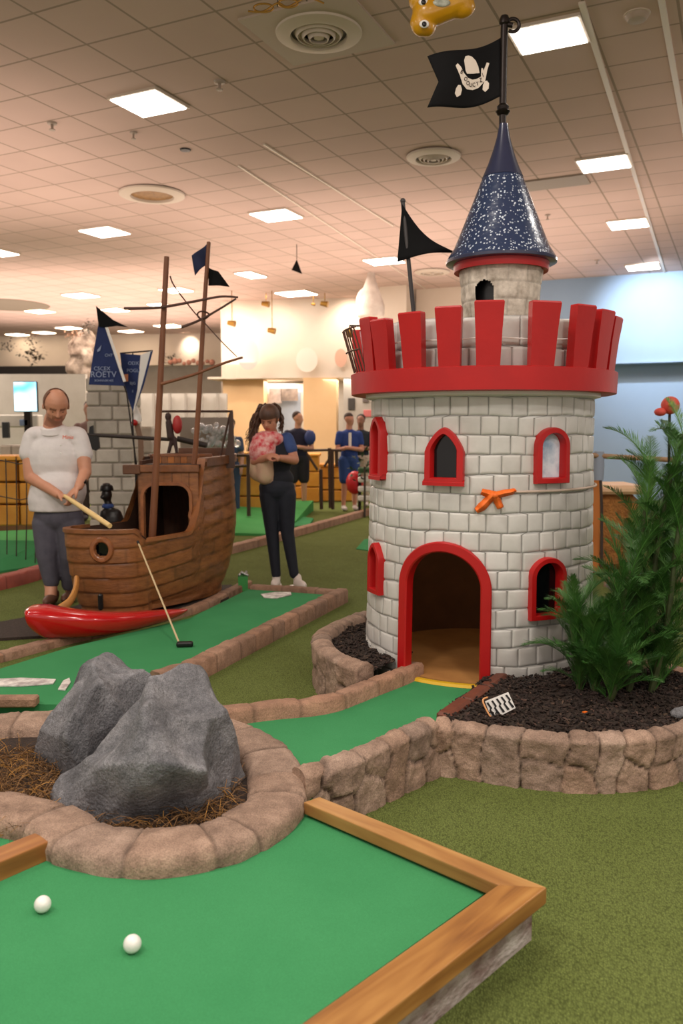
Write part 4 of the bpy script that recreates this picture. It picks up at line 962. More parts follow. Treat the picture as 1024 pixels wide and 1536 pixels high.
# ---------------- palms
m_palm = M('palm_green', (40, 84, 36), (74, 118, 54), scale=6, rough=.45, attr=True)
m_palm2 = M('palm_green_light', (60, 106, 50), (100, 142, 74), scale=6, rough=.45, attr=True)
def frond_mesh(L, el0, droop, seed, mat, npair=78, lw=.0017, ll=.115):
    rnd = random.Random(seed); pts = []; p = Vector((0, 0, 0)); el = el0; N = 14; sd = rnd.uniform(-.25, .25)
    for k in range(N+1):
        pts.append(p.copy()); p = p+Vector((cos(el), sd*k/N, sin(el)))*(L/N); el -= droop/N*(.4+1.2*k/N)
    mb = MB(); mb.tube(pts, [.0045*(1-.8*k/N)+.0008 for k in range(N+1)], 5, tint=(.9, 1.0, .7))
    for k in range(npair):
        t = .12+.88*(k+.5)/npair; f = t*N; i = min(N-1, int(f)); q_ = pts[i].lerp(pts[i+1], f-i); d = (pts[i+1]-pts[i]).normalized(); side = d.cross(Vector((0, 0, 1))).normalized(); upv = side.cross(d)
        for sgn in (-1, 1):
            l_ = ll*(sin(pi*min(1, t*.93+.07))**.6*.9+.14)*rnd.uniform(.82, 1.12); dirv = (side*sgn*(.72-.3*t)+d*(.72+.2*t)+upv*rnd.uniform(.05, .38)).normalized()
            a0 = q_; m0 = a0+dirv*l_*.5; e0 = a0+dirv*l_+Vector((0, 0, -l_*rnd.uniform(.02, .25))); wv = (d-dirv*d.dot(dirv)).normalized()*lw; tn = rnd.uniform(.7, 1.35)
            mb.add([a0-wv*.5, a0+wv*.5, m0+wv, m0-wv, e0], [(0, 1, 2, 3), (3, 2, 4)], (tn*rnd.uniform(.85, 1.1), tn, tn*.9))
    return mb.build('frond', mat, None)
FR = [frond_mesh(*a) for a in ((.50, 1.25, .9, 1, m_palm), (.44, 1.05, 1.1, 2, m_palm), (.38, 1.35, .7, 3, m_palm2), (.46, .85, 1.2, 4, m_palm), (.34, 1.15, .9, 5, m_palm2), (.52, 1.42, .5, 6, m_palm))]
for f in FR: f['used'] = 0
def palm(label, base, stems, seed):
    t = thing('palm_plant', label, 'palm', base); rnd = random.Random(seed); nf = 0
    for (ox, oy, h, lean, nr, sc, flip) in stems:
        b0 = Vector(base)+Vector((ox, oy, 0)); tp_ = b0+Vector((lean[0], lean[1], h))
        pts = [b0.lerp(tp_, k/6)+Vector((.01*sin(k), .01*cos(k*1.3), 0)) for k in range(7)]
        q = MB(); q.tube(pts, [.016-.006*k/6 for k in range(7)], 8); q.build('stem', M('palm_stem', (70, 82, 40), (50, 60, 30), scale=30, rough=.7), t)
        for r in range(nr):
            f = r/(nr-1); p = b0.lerp(tp_, f); az = rnd.uniform(0, 2*pi) if not flip else r*2.4+rnd.uniform(-.3, .3); src = FR[(r*5+int(rnd.random()*3)) % 6]
            if src['used'] == 0: o_ = src; src['used'] = 1
            else: o_ = src.copy(); C.objects.link(o_)
            o_.parent = t; s_ = sc*rnd.uniform(.8, 1.15)
            el = rnd.uniform(-.35, .12)*(1-f*.6)
            o_.matrix_parent_inverse = Matrix.Identity(4)
            o_.location = p-t.location; o_.rotation_euler = (0, -el*1.0, az); o_.scale = (s_, s_, s_)
pb_ = P(930, 1052, .2)
palm('tall bushy green palm rising at the right edge of the mulch bed', (1.29, 3.84, .19), [(0, 0, 1.02, (.16, .02), 36, .78, 1), (.09, .06, .62, (.14, .02), 14, .76, 1), (-.03, -.05, .6, (.06, -.03), 20, .72, 1), (.17, -.02, 1.0, (.14, 0), 17, .76, 1), (.08, .02, 1.12, (.18, 0), 12, .6, 1)], 5)
palm('shorter paler green palm against the tower, left of the tall palm', (1.17, 3.76, .19), [(0, 0, .30, (-.03, 0), 34, .66, 1), (-.06, .03, .40, (-.03, .02), 30, .58, 1), (.05, -.06, .18, (.03, -.02), 26, .62, 1)], 8)
palm('dense green palm at the far right edge, right of the tall bushy palm', (1.53, 3.92, .19), [(0, 0, .9, (.05, 0), 34, .74, 1), (.02, .03, 1.22, (.06, 0), 36, .62, 1), (-.05, -.05, .5, (-.02, -.02), 22, .7, 1)], 15)
for f in FR:
    if f['used'] == 0: bpy.data.objects.remove(f)
for o_ in C.objects:
    if 'used' in o_: del o_['used']
# ================================================================ WOODEN SHIP
ship = thing('wooden_ship', 'brown clinker-planked wooden pirate ship with open cabin, porthole and two tall masts', 'ship', (-1.55, 6.75, 0))
m_plank = M('ship_plank', (164, 106, 60), (104, 62, 34), scale=9, rough=.42, attr=True, bump=.25, bscale=30, stretch=(1, 1, 3.2), contrast=.3, detail=8, coat=.15)
m_trimw = M('ship_trim_wood', (162, 104, 60), (118, 72, 42), scale=12, rough=.4, attr=True, bump=.15, bscale=30, coat=.2)
m_darkw = M('dark_ship_wood', (62, 38, 24), (44, 26, 16), scale=10, rough=.7)
OUT = [(-2.065, 6.24), (-2.03, 6.12), (-1.93, 6.06), (-1.75, 6.03), (-1.58, 6.05), (-1.46, 6.13), (-1.36, 6.26), (-1.26, 6.43), (-1.16, 6.62), (-1.08, 6.80), (-1.00, 7.0), (-.945, 7.2), (-.96, 7.42), (-1.08, 7.56), (-1.3, 7.62), (-1.5, 7.52), (-1.64, 7.2), (-1.72, 6.9), (-1.84, 6.6), (-1.98, 6.4)]
oc = catmull([(x, y, 0) for x, y in OUT], 9, True); NO = len(oc); cx0, cy0 = -1.5, 6.8
def frac(i): return (i % NO)/9.0      # control-point index along the outline
def ztop(i):
    f = frac(i)
    if f < 4.5 or f > 18.5: return .685-.0*f
    if f < 5.1: return .685-.075*((f-4.5)/.6)
    if f < 7.4: return .61+.0*(f-5.1)
    if f < 8.5: t = (f-7.4)/1.1; return .61+.57*(t**2.4)
    if f < 16.5: return 1.18+.02*min(1, (f-8.5)/3)
    if f < 17.5: return 1.18-.5*(f-16.5)
    return .685
def zbot(i): return .03+.03*sin(frac(i)/20*2*pi)**2
def hullpt(i, t, inset=0):
    """t 0 bottom .. 1 bulwark reference height; bulges outwards amidships"""
    t = max(0.0, t); p = oc[i % NO]; d = Vector((p.x-cx0, p.y-cy0, 0)); f = frac(i)
    k = .84+.20*min(1, t)**.6 if t < 1 else 1.04
    stern = 1 if 9 < f < 15 else 0
    bul = .05*sin(min(1, t)*pi*.8)
    q = Vector((cx0, cy0, 0))+d*(k+bul*.6-.04-.05*max(0, t-1))
    # keep the bow face near vertical
    if f < 5.2 or f > 19: q.y = p.y+(q.y-p.y)*.35; q.x = p.x+(q.x-p.x)*.8
    nrm = d.normalized(); return q-nrm*inset
REF = .685
NPL = 8; SUBP = 6
def hull(i, j):
    """rows follow the sheer: planks rise gently towards the stern"""
    f = frac(i); zt = ztop(i); zb = zbot(i); 
    tot = NPL*SUBP*2; v = j/tot
    z = zb+(zt-zb)*v
    return z
mb = MB(); rows_z = 58
def sheer(i):
    f = frac(i); g = f if f < 12 else max(0, 24-f*1.0); return .16*max(0, (min(f, 12)-4)/8)**1.2 if f <= 12 else .16*max(0, (20-f)/8)
def hp(i, j):
    zt = ztop(i); zb = zbot(i); v = j/rows_z; z = zb+(zt-zb)*v; t = (z-.10)/(REF-.10)
    s = sheer(i); pz = (z-s*(.5+.6*z)-.0)/.112; row = math.floor(pz); w = pz-row
    over = .008*(1-w)            # each plank laps the one below
    seam = max(0, 1-min(w, 1-w)/.09)
    p = oc[i % NO]; ar = i/9.0*.17; ln = ar/.27+.37*row; b_ = math.floor(ln); jw = ln-b_
    butt = max(0, 1-min(jw, 1-jw)/.03)
    q = hullpt(i, t, -over+.004*seam+.002*butt); q.z = z
    tn = .80+.42*hsh(b_, row, 3); tr_ = .97+.08*hsh(b_, row, 4); dk = 1-.6*max(seam, butt*.5)
    return q, (tn*tr_*dk, tn*dk, tn*dk/tr_)
def hkeep(i, j):
    q = hp(i, j)[0]; return not ((q.x+1.75)**2+(q.z-.555)**2 < .055**2 and q.y < 6.3)
mb.grid(hp, NO, rows_z, closeu=True, tint=True, keep=hkeep); mb.build('hull', m_plank, ship, angle=35)
# lining inside, deck, bottom
mb = MB(); mb.grid(lambda i, j: (lambda q, z: Vector((q.x, q.y, z)))(hullpt(i, min(1, (.45+(ztop(i)-.45)*j/8-.1)/(REF-.1)), .045), .45+(ztop(i)-.45)*j/8), NO, 8, closeu=True); mb.build('hull_lining', m_darkw, ship)
mb = MB(); mb.prism([tuple(hullpt(i, .6, .05).xy) for i in range(0, NO, 3)], .42, .45); mb.build('deck', m_darkw, ship, smooth=False, fixn=True)
# bulwark cap rail following the top edge at the bow and side
def caprail(i0, i1, w_, h_, nm, mat, tn=(1, 1, 1), dz=0, step=1):
    mb = MB(); idx = list(range(i0, i1+1, step)); vs = []
    for i in idx:
        z = ztop(i)+dz; a = hullpt(i, 1.02, -.014); b2 = hullpt(i, 1.02, w_)
        for (q, zz) in ((a, z-h_*.4), (a, z+h_*.5), (b2, z+h_*.5), (b2, z-h_*.4)): vs.append((q.x, q.y, zz))
    n_ = len(idx); fs = [(i*4+k, i*4+(k+1) % 4, (i+1)*4+(k+1) % 4, (i+1)*4+k) for i in range(n_-1) for k in range(4)]+[(0, 1, 2, 3), ((n_-1)*4+3, (n_-1)*4+2, (n_-1)*4+1, (n_-1)*4)]
    mb.add(vs, fs, tn); return mb.build(nm, mat, ship, angle=30, fixn=True)
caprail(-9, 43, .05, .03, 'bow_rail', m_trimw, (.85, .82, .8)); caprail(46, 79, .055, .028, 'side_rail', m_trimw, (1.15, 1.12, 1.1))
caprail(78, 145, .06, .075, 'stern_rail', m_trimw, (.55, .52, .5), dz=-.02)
# porthole
c = Vector((-1.75, 6.03, .555)); mb = MB(); N_ = 28; R0, R1 = .052, .088
pr = [(R0, .03), (R0, -.016), (R0+.008, -.022), (R1-.008, -.02), (R1, -.010), (R1, .01)]
vs = [(c.x+r*cos(2*pi*k/N_), c.y+y, c.z+r*sin(2*pi*k/N_)*1.1) for k in range(N_) for (r, y) in pr]
mb.add(vs, [(k*6+m_, k*6+m_+1, ((k+1) % N_)*6+m_+1, ((k+1) % N_)*6+m_) for k in range(N_) for m_ in range(5)], (1.05, .95, .9)); ph = mb.build('porthole', m_trimw, ship, fixn=True)
mb = MB(); mb.tube([c+Vector((0, .035, 0)), c+Vector((0, .04, 0))], .06, 24); mb.build('porthole_glass', m_glass_black, ph)
# cabin front: board wall with a big rounded opening
YC = 6.66
fa_ = [(x, y) for x, y in ((205, 702), (296, 702))]
def cz(px, py, Y=YC): q = Q(px, py, Y); return (q.x, q.z)
x0, zt_ = cz(207, 704); x1, _ = cz(297, 704); zb_ = .42
ol, ot = cz(216, 728); orr, _ = cz(284, 728)
mb = MB(); nx, nz = 46, 60
def inop(x, z):
    cx = (ol+orr)/2; hw = (orr-ol)/2-.01*(1-(z-zb_)); h = ot; r = .09
    dx = abs(x-cx)
    if dx > hw or z > h: return False
    if dx > hw-r and z > h-r: return (dx-hw+r)**2+(z-h+r)**2 < r*r
    return True
def cf(i, j):
    x = x0+(x1-x0)*i/nx; z = zb_+(zt_-zb_)*j/nz; k = math.floor((x-x0)/.068); w = ((x-x0)/.068) % 1; s_ = max(0, 1-min(w, 1-w)/.08)
    t = (.85+.35*hsh(k, 2))*(1-.5*s_); return Vector((x, YC+.004*s_, z)), (t, t*.97, t*.95)
mb.grid(cf, nx, nz, tint=True, keep=lambda i, j: not inop(x0+(x1-x0)*(i+.5)/nx, zb_+(zt_-zb_)*(j+.5)/nz))
mb.build('cabin_front', m_plank, ship, smooth=False, solid=.02)
# opening frame
cx = (ol+orr)/2; hw = (orr-ol)/2; r = .09
path = [(cx-hw-.005, zb_)]+[(cx-hw, ot-r-.1)]+[(cx-hw+r-r*cos(t), ot-r+r*sin(t)) for t in [pi/2*k/6 for k in range(7)]]+[(cx+hw-r+r*sin(t), ot-r+r*cos(t)) for t in [pi/2*k/6 for k in range(7)]]+[(cx+hw, ot-r-.1), (cx+hw-.01, .74), (cx+hw+.02, .66), (cx+hw+.07, .62)]
mb = MB(); vs = []
for i, (x, z) in enumerate(path):
    a = path[max(0, i-1)]; b2 = path[min(len(path)-1, i+1)]; d = Vector((b2[0]-a[0], b2[1]-a[1])).normalized(); nn = Vector((-d.y, d.x)); w_ = .024
    for (o_, yy) in ((0, -.03), (w_, -.03), (w_, .03), (0, .03)): vs.append((x+nn.x*o_, YC+yy, z+nn.y*o_))
n_ = len(path); mb.add(vs, [(i*4+k, i*4+(k+1) % 4, (i+1)*4+(k+1) % 4, (i+1)*4+k) for i in range(n_-1) for k in range(4)], (1.1, 1, .95)); mb.build('cabin_opening_frame', m_trimw, ship, angle=30, fixn=True)
# cabin side, inside and roof
mb = MB(); mb.box(((x0+x1)/2-.02, 7.34, .8), (x1-x0+.1, .02, .8)); mb.box((x0+.02, 7.0, .8), (.02, .66, .76)); mb.build('cabin_back_wall', M('cabin_inside', (84, 48, 26), (60, 34, 18), scale=8, rough=.8, stretch=(6, 1, 1)), ship, smooth=False)
mb = MB(); mb.prism([(x0, YC), (x1, YC), (-1.0, 7.15), (-1.0, 7.45), (-1.5, 7.5), (-1.62, 7.1)], 1.12, 1.15); mb.build('cabin_roof', m_darkw, ship, smooth=False, fixn=True)
mb = MB(); mb.box((x0-.045, YC-.0, zt_-.0), (.14, .08, .075), bev=.006, tint=(.42, .4, .4)); mb.build('beam_end', m_trimw, ship)
mb = MB(); mb.box(((x0+x1)/2, YC-.012, zt_+.005), (x1-x0+.02, .04, .06), bev=.008, tint=(.8, .75, .7)); mb.build('cabin_lintel', m_trimw, ship)
mb = MB()
for k in range(9):
    x = x0+.04+(x1-x0)*k/9; mb.box((x+.06, 6.95, zt_+.045), (.05, .012, .11), tint=(.9 if k % 2 else 1.5, .85 if k % 2 else 1.3, .6))
mb.box(((x0+x1)/2+.06, 6.95, zt_+.105), (x1-x0+.02, .03, .02), tint=(.8, .7, .6)); mb.build('stern_balustrade', m_trimw, ship, smooth=False)
# upper stern board, corner post, railing frame
tp0 = Q(239, 617, 7.1); tp1 = Q(349, 617, 7.1); m_rail2 = M('dark_brown_rail', (70, 44, 32), rough=.5)
mb = MB(); mb.tube([tp0, tp1], .010, 8); mb.build('top_rail', m_rail2, ship)
a, b2, c_, d_ = Q(346, 617, 7.1), Q(350, 617, 7.1), Q(352, 702, 7.1), Q(334, 702, 7.1)
mb = MB(); mb.prism([(b2.x-.005, b2.z), (a.x-.005, a.z), (Q(342, 660, 7.1).x, Q(342, 660, 7.1).z), (d_.x, d_.z), (c_.x, c_.z)], 7.12, 7.08, mat=None)
mb.v = [(v[0], v[2], v[1]) for v in mb.v]; mb.build('corner_post', m_rail2, ship, smooth=False, fixn=True)
mb = MB(); mb.tube([Q(345, 620, 7.1), Q(327, 700, 7.1)], .009, 8); mb.build('diagonal_brace', m_rail2, ship)
mb = MB(); a = Q(268, 680, 7.3); b2 = Q(343, 676, 7.3); mb.box(((a.x+b2.x)/2, 7.3, (a.z+b2.z)/2), (b2.x-a.x, .03, .07), tint=(.45, .42, .42)); mb.build('stern_board', m_trimw, ship)
# masts and spars
def spar(name, pts, Y, r, mat=m_mast, seg=10, lab=None):
    P_ = [Q(x, y, Y) for x, y in pts]; P_ = catmull(P_, 5) if len(P_) > 2 else P_
    n_ = len(P_); rr = [r*(1-.35*k/(n_-1)) for k in range(n_)] if isinstance(r, float) else r
    mb = MB(); mb.tube(P_, rr, seg); o_ = mb.build(name, mat, ship)
    if lab: o_['label'] = lab
    return o_
spar('mast', [(228, 812), (234, 700), (243, 520), (250, 385)], 6.45, .030, lab='thick front mast'); spar('mast', [(291, 700), (297, 620), (305, 480), (313, 363)], 6.75, .024, lab='thinner mast carrying two small pennants')
m_sparm = M('dark_spar', (84, 56, 46), rough=.6)
spar('yard', [(186, 463), (240, 461), (292, 452), (330, 445), (357, 446)], 6.4, .012, m_sparm); spar('yard', [(272, 491), (300, 480), (330, 463), (354, 448)], 6.6, .011, m_sparm)
spar('yard', [(242, 576), (290, 562), (335, 545), (364, 536)], 6.4, .013, m_mast); spar('stay_rope', [(255, 414), (262, 430), (290, 467), (300, 477), (330, 510), (355, 535)], 6.5, .006, m_sparm)
mb = MB(); q0 = Q(306, 474, 6.7); mb.tube([(q0.x+.045*cos(t), 6.66+.02*sin(t*2), q0.z+.03*sin(t)) for t in [2*pi*k/16 for k in range(17)]], .007, 6, cap=False); mb.build('rope_loop', m_sparm, ship)
m_navyf = M('navy_cloth', (20, 30, 62), (26, 38, 78), scale=12, rough=.75)
def cloth3(corners, Y, name, mat, par, wav=.02, n_=10, sag=0):
    """a quad patch given by four photo corners at one distance"""
    A, B_, C2, D2 = [Q(x, y, Y) for x, y in corners]
    mb = MB(); mb.grid(lambda i, j: A.lerp(B_, i/n_).lerp(D2.lerp(C2, i/n_), j/n_)+Vector((0, wav*sin(i/n_*5+j/n_*2), -sag*sin(pi*i/n_))), n_, n_)
    return mb.build(name, mat, par, solid=.004)
cloth3([(314, 362), (288, 384), (292, 413), (311, 395)], 6.74, 'small_pennant', m_navyf, ship)['label'] = 'small navy pennant on the mast tip flying left'
cloth3([(312, 401), (328, 408), (344, 430), (312, 428)], 6.74, 'small_pennant', m_flag, ship)['label'] = 'small black pennant flying right'
# little bracket irons on the bow, cleats
mb = MB(); q0 = Q(151, 903, 5.98); mb.box(q0, (.035, .04, .12), bev=.01); mb.build('iron_strap', m_black, ship)
# red keel shaped like a canoe
kp = [Q(41, 915, 5.42), Q(56, 918, 5.42), Q(85, 922, 5.42), Q(130, 926, 5.46), Q(180, 926, 5.58), Q(230, 921, 5.76), Q(262, 917, 5.9), Q(280, 914, 6.0)]
kp = catmull(kp, 6); n_ = len(kp); mb = MB(); vs = []; K = 20
m_keel = M('glossy_red', (196, 14, 24), (180, 10, 18), scale=4, rough=.16, coat=.8)
for i, p in enumerate(kp):
    t = i/(n_-1); h_ = .175*min(1, (t/.22)**.6)*(1-t**1.4)+.012; w_ = .12*min(1, (t/.10)**.5)*(1-t**2)+.012; a = kp[max(0, i-1)]; b2 = kp[min(n_-1, i+1)]; d = (b2-a); d.z = 0; d.normalize(); s_ = Vector((d.y, -d.x, 0))
    for k in range(K):
        an = 2*pi*k/K; cz_ = sin(an); y_ = cos(an)
        zz = (cz_ if cz_ < 0 else cz_*.35)*h_; q = p+s_*y_*w_+Vector((0, 0, zz)); vs.append(q)
mb.add(vs, [(i*K+k, i*K+(k+1) % K, (i+1)*K+(k+1) % K, (i+1)*K+k) for i in range(n_-1) for k in range(K)]+[tuple(range(K)), tuple((n_-1)*K+k for k in range(K))[::-1]]); kl = mb.build('keel', m_keel, ship, angle=50, fixn=True); kl['label'] = 'glossy red canoe-shaped keel'
m_honey = M('honey_wood', (206, 148, 78), (184, 122, 60), scale=8, rough=.45)
q = MB(); q.tube(catmull([Q(115, 868, 6.0), Q(113, 885, 5.9), Q(104, 903, 5.72), Q(88, 915, 5.56)], 6), [.02]*19, 10, flat=1.8); q.build('bow_rib', m_honey, ship)
# curb of the lane passing in front of the hull
q = sweep([pp(-60, 1008, 0), pp(0, 995, 0), pp(100, 968, 0), pp(190, 947, 0), pp(290, 922, 0), pp(345, 897, 0), pp(378, 880, 0)], [(0, 0), (0, .048), (.012, .058), (.075, .058), (.09, .048), (.09, 0)], block=.3, seed=41)
tag(q.build('stone_curb', m_brickcurb, angle=50, fixn=True), 'low brown brick curb along the ship lane, passing in front of the hull', 'curb')
q = sweep([pp(375, 884, .05), pp(440, 886, .05), pp(512, 892, .05)], [(0, 0), (0, .062), (.012, .075), (.09, .075), (.10, .062), (.10, 0)], block=.25, seed=42, smooth_path=False)
tag(q.build('stone_curb', m_brickcurb, angle=50, fixn=True), 'short brown brick curb at the far end of the ship lane by the white shoes', 'curb')
q = sweep([pp(225, 1022, .05), pp(275, 1007, .05), pp(340, 975, .05), pp(420, 935, .05), pp(505, 893, .05)], [(0, .0), (0, .10), (-.012, .115), (-.085, .115), (-.10, .10), (-.10, 0)], block=.24, seed=43)
tag(q.build('stone_curb', m_brickcurb, angle=50, fixn=True), 'brown brick curb between the ship lane and the olive turf', 'curb')
# dark soil strip under the ship
q = MB(); q.prism([(-2.5, 5.5), (-1.9, 5.65), (-1.2, 6.35), (-.95, 6.9), (-1.0, 7.5), (-1.9, 7.3), (-2.2, 6.4), (-2.8, 5.7)], 0, .02); o_ = q.build('soil_strip', m_mulch, smooth=False, fixn=True); tag(o_, 'dark soil strip under the wooden ship', 'soil', kind='stuff')
# putter leaning on the bulwark
pt = thing('golf_putter', 'golf putter with pale shaft and black head leaning from the ship bow', 'golf club', P(277, 970, .05))
h0 = P(270, 968, .06); tpq = Q(208, 816, 5.99)
mb = MB(); mb.tube([h0, tpq], .0065, 8); mb.build('shaft', M('pale_shaft', (206, 182, 140), rough=.35), pt)
mb = MB(); mb.box((h0.x+.03, h0.y, .068), (.105, .05, .032), .12, bev=.009); mb.build('club_head', m_black, pt)
mb = MB(); mb.tube([tpq, tpq+(tpq-h0).normalized()*.03], .010, 8); mb.build('grip', m_black, pt)
# black bust standing behind the bow
bt = thing('pirate_bust', 'black figurine bust with a blue neckerchief behind the ship bow', 'figurine', Q(170, 795, 7.0))
W = lambda x, y: Q(x, y, 7.0)
def rel(p, dx=0, dy=0, dz=0): return Vector((p[0]+dx, p[1]+dy, p[2]+dz))
mb = MB(); mb.ball(W(160, 742), (.046, .05, .062), 14); mb.cap(W(161, 750), .03, W(164, 762), .036); mb.ball(W(168, 782), (.095, .07, .12), 16); mb.cap(W(158, 770), .045, W(156, 800), .04); mb.cap(W(175, 770), .04, W(186, 800), .045); mb.ball(rel(W(155, 745), dy=-.03), (.02, .03, .02), 8)
blob(mb, 'body', M('black_paint', (26, 24, 24), rough=.4), bt, .008, 4)
mb = MB(); mb.lathe([(.045, -.015), (.052, 0), (.04, .02)], 18, W(162, 759)); mb.build('neckerchief', M('blue_scarf', (52, 78, 140), rough=.7), bt)
mb = MB(); mb.lathe([(.054, -.01), (.056, .0), (.05, .03), (.03, .05), (.0001, .055)], 18, W(160, 734)); mb.build('cap', m_black, bt)
# axe on a long dark pole behind the masts
ax = thing('battle_axe', 'large black toy axe on a long horizontal dark pole behind the ship masts', 'axe', Q(200, 658, 7.9))
mb = MB(); mb.tube([Q(130, 652, 7.9), Q(270, 660, 7.9)], .018, 10); mb.tube([Q(266, 658, 7.9), Q(310, 668, 7.88)], .028, 10); mb.build('handle', M('axe_pole', (42, 32, 28), rough=.6), ax)
hd = [Q(x, y, 7.9) for x, y in ((135, 640), (140, 638), (141, 650), (148, 652), (150, 672), (144, 676), (132, 672), (133, 655))]
mb = MB(); mb.prism([(v.x, v.z) for v in hd], 7.885, 7.915); mb.v = [(v[0], v[2], v[1]) for v in mb.v]; mb.build('axe_head', m_black, ax, smooth=False, fixn=True)
# clown-like hanging figure reduced to a plain puppet
pu = thing('hanging_figure', 'small dark puppet with a red rounded back hanging behind the thin mast', 'puppet', Q(262, 660, 7.6))
mb = MB(); mb.ball(Q(252, 625, 7.6), (.03, .03, .04), 12); mb.cap(Q(253, 634, 7.6), .03, Q(256, 655, 7.6), .035); mb.cap(Q(258, 658, 7.6), .02, Q(250, 690, 7.6), .015); mb.cap(Q(262, 658, 7.6), .02, Q(266, 685, 7.6), .014); blob(mb, 'body', M('puppet_dark', (60, 42, 40), rough=.7), pu, .008, 3)
mb = MB(); mb.ball(Q(266, 637, 7.6), (.045, .04, .085), 16); mb.build('red_shell', M('puppet_red', (176, 44, 44), rough=.5), pu)
# pale club held out by the standing man
# ================================================================ PEOPLE
m_shirtw = M('white_polo', (228, 222, 220), (214, 208, 208), scale=10, rough=.85, bump=.25, bscale=14, bdist=.02)
m_trous = M('grey_trousers', (92, 90, 102), (78, 76, 88), scale=14, rough=.85, bump=.3, bscale=16, bdist=.015)
m_hair = M('short_hair', (128, 88, 66), (96, 66, 48), scale=60, rough=.7)
m_eye = M('eye_dark', (34, 26, 24), rough=.3)
def limb(mb, pts, rs, n=14):
    for i in range(len(pts)-1): mb.cap(pts[i], rs[i], pts[i+1], rs[i+1], n)
def hand(mb, wrist, palm_dir, grip_dir, s=1.0, curl=1.3, thumb=1, side=None):
    """palm + four bent fingers + thumb; palm_dir runs wrist->knuckles, grip_dir is the way the fingers curl"""
    d = Vector(palm_dir).normalized(); g = Vector(grip_dir); g = (g-d*g.dot(d)).normalized(); sd = d.cross(g).normalized()*thumb
    w_ = Vector(wrist); pc = w_+d*.045*s
    m3 = Matrix((sd, g, d)).transposed(); mb.ball(pc, (.040*s, .017*s, .050*s), 14, m3)
    for k, (o_, L) in enumerate(((.029, .070), (.010, .078), (-.010, .073), (-.028, .058))):
        p = w_+d*.082*s+sd*o_*s; L *= s; a = .45*curl; dr = d; pts = [w_+d*.05*s+sd*o_*.8*s, p]
        for seg, fr in enumerate((.42, .32, .26)):
            dr = (d*cos(a)+g*sin(a)).normalized(); p = p+dr*L*fr; pts.append(p); a += .6*curl
        rr = [.0105*s, .0100*s, .0092*s, .0085*s, .0075*s]; limb(mb, pts, rr, 8)
    b0 = w_+d*.025*s+sd*.03*s; p1 = b0+(sd*.65+d*.75+g*.25).normalized()*.034*s; p2 = p1+(d*.75+g*.6+sd*.05).normalized()*.030*s
    limb(mb, [b0, p1, p2], [.013*s, .0115*s, .009*s], 8)
def head(mb, c, rx, rz, face, jaw=1, neck=None):
    """skull + jaw + nose + brow + ears; face = horizontal facing with pitch in z"""
    f = Vector(face).normalized(); s_ = Vector((f.y, -f.x, 0)).normalized(); u = s_.cross(f).normalized()
    if u.z < 0: u = -u
    m3 = Matrix((s_, f, u)).transposed(); c = Vector(c); T = lambda x, y, z: c+s_*x*rx+f*y*rx+u*z*rz
    mb.ball(T(0, -.08, .22), (rx*.98, rx*1.16, rz*.74), 20, m3); mb.ball(T(0, .16, -.28), (rx*.80, rx*.92, rz*.66), 18, m3)
    mb.ball(T(0, .52, -.70), (rx*.42*jaw, rx*.40, rz*.24), 12, m3); mb.ball(T(0, .72, .20), (rx*.66, rx*.30, rz*.12), 12, m3)
    mb.cap(T(0, 1.02, .12), rx*.085, T(0, 1.22, -.18), rx*.15, 8); mb.ball(T(0, 1.16, -.2), (rx*.2, rx*.12, rz*.07), 8, m3)
    mb.ball(T(0, .98, -.42), (rx*.30, rx*.10, rz*.045), 10, m3); mb.ball(T(0, .95, -.50), (rx*.26, rx*.11, rz*.05), 10, m3)
    for sg in (-1, 1): mb.ball(T(sg*1.0, -.05, .0), (rx*.10, rx*.2, rz*.20), 10, m3); mb.ball(T(sg*.55, .62, -.15), (rx*.26, rx*.22, rz*.2), 8, m3)
    return T, m3
# ---- man with the pale club
man = thing('person', 'balding bearded man in a white polo shirt looking down at his pale club', 'person', (-2.36, 6.78, 0))
Y = 6.78; W = lambda x, y, dy=0: Q(x, y, Y+dy)
mb = MB(); hc = W(84, 610, -.02); T, m3 = head(mb, hc, .098, .150, (.42, -.80, -.50), 1.1)
neck0 = W(78, 648, .05); limb(mb, [W(80, 628, .03), neck0, W(80, 665, .05)], [.072, .078, .085])
limb(mb, [W(45, 668, .02), W(46, 716, -.03), W(88, 742, -.22)], [.07, .054, .036]); limb(mb, [W(123, 668, .02), W(128, 708, -.04), W(118, 730, -.20)], [.066, .050, .035])
mb.ball(W(84, 720, .04), (.18, .13, .28), 20); limb(mb, [W(72, 780, .03), W(70, 830, 0), W(77, 885, 0)], [.10, .07, .05]); limb(mb, [W(104, 780, .03), W(106, 830, .0), W(104, 880, .1)], [.10, .07, .05])
hand(mb, W(88, 742, -.22), (.75, -.25, -.20), (.1, -.2, -1), 1.15, 1.7, -1)
hand(mb, W(118, 730, -.20), (-.62, -.35, -.62), (-.4, -.2, -.6), 1.15, 1.7, 1)
limb(mb, [W(77, 878, .0), W(76, 893, -.04)], [.05, .05])
def man_tint(co):
    d = co-hc; f = Vector((.42, -.80, -.50)).normalized(); s_ = Vector((f.y, -f.x, 0)).normalized(); u = s_.cross(f); u = u if u.z > 0 else -u
    x, y, z = d.dot(s_)/.098, d.dot(f)/.098, d.dot(u)/.150
    if d.length < .22:
        if y > .2 and -1.0 < z < -.22 and not (abs(x) < .25 and -.52 < z < -.38): 
            return (.55, .46, .42) if not (z > -.42 and abs(x) > .42) else (.85, .8, .78)
        if y > .6 and .07 < z < .20 and .15 < abs(x) < .62: return (.42, .36, .34)
        if y > .7 and abs(x) < .25 and -.52 < z < -.38: return (.85, .6, .58)
    return (1, .98, .96)
blob(mb, 'body', m_skin, man, .0072, 4, man_tint)
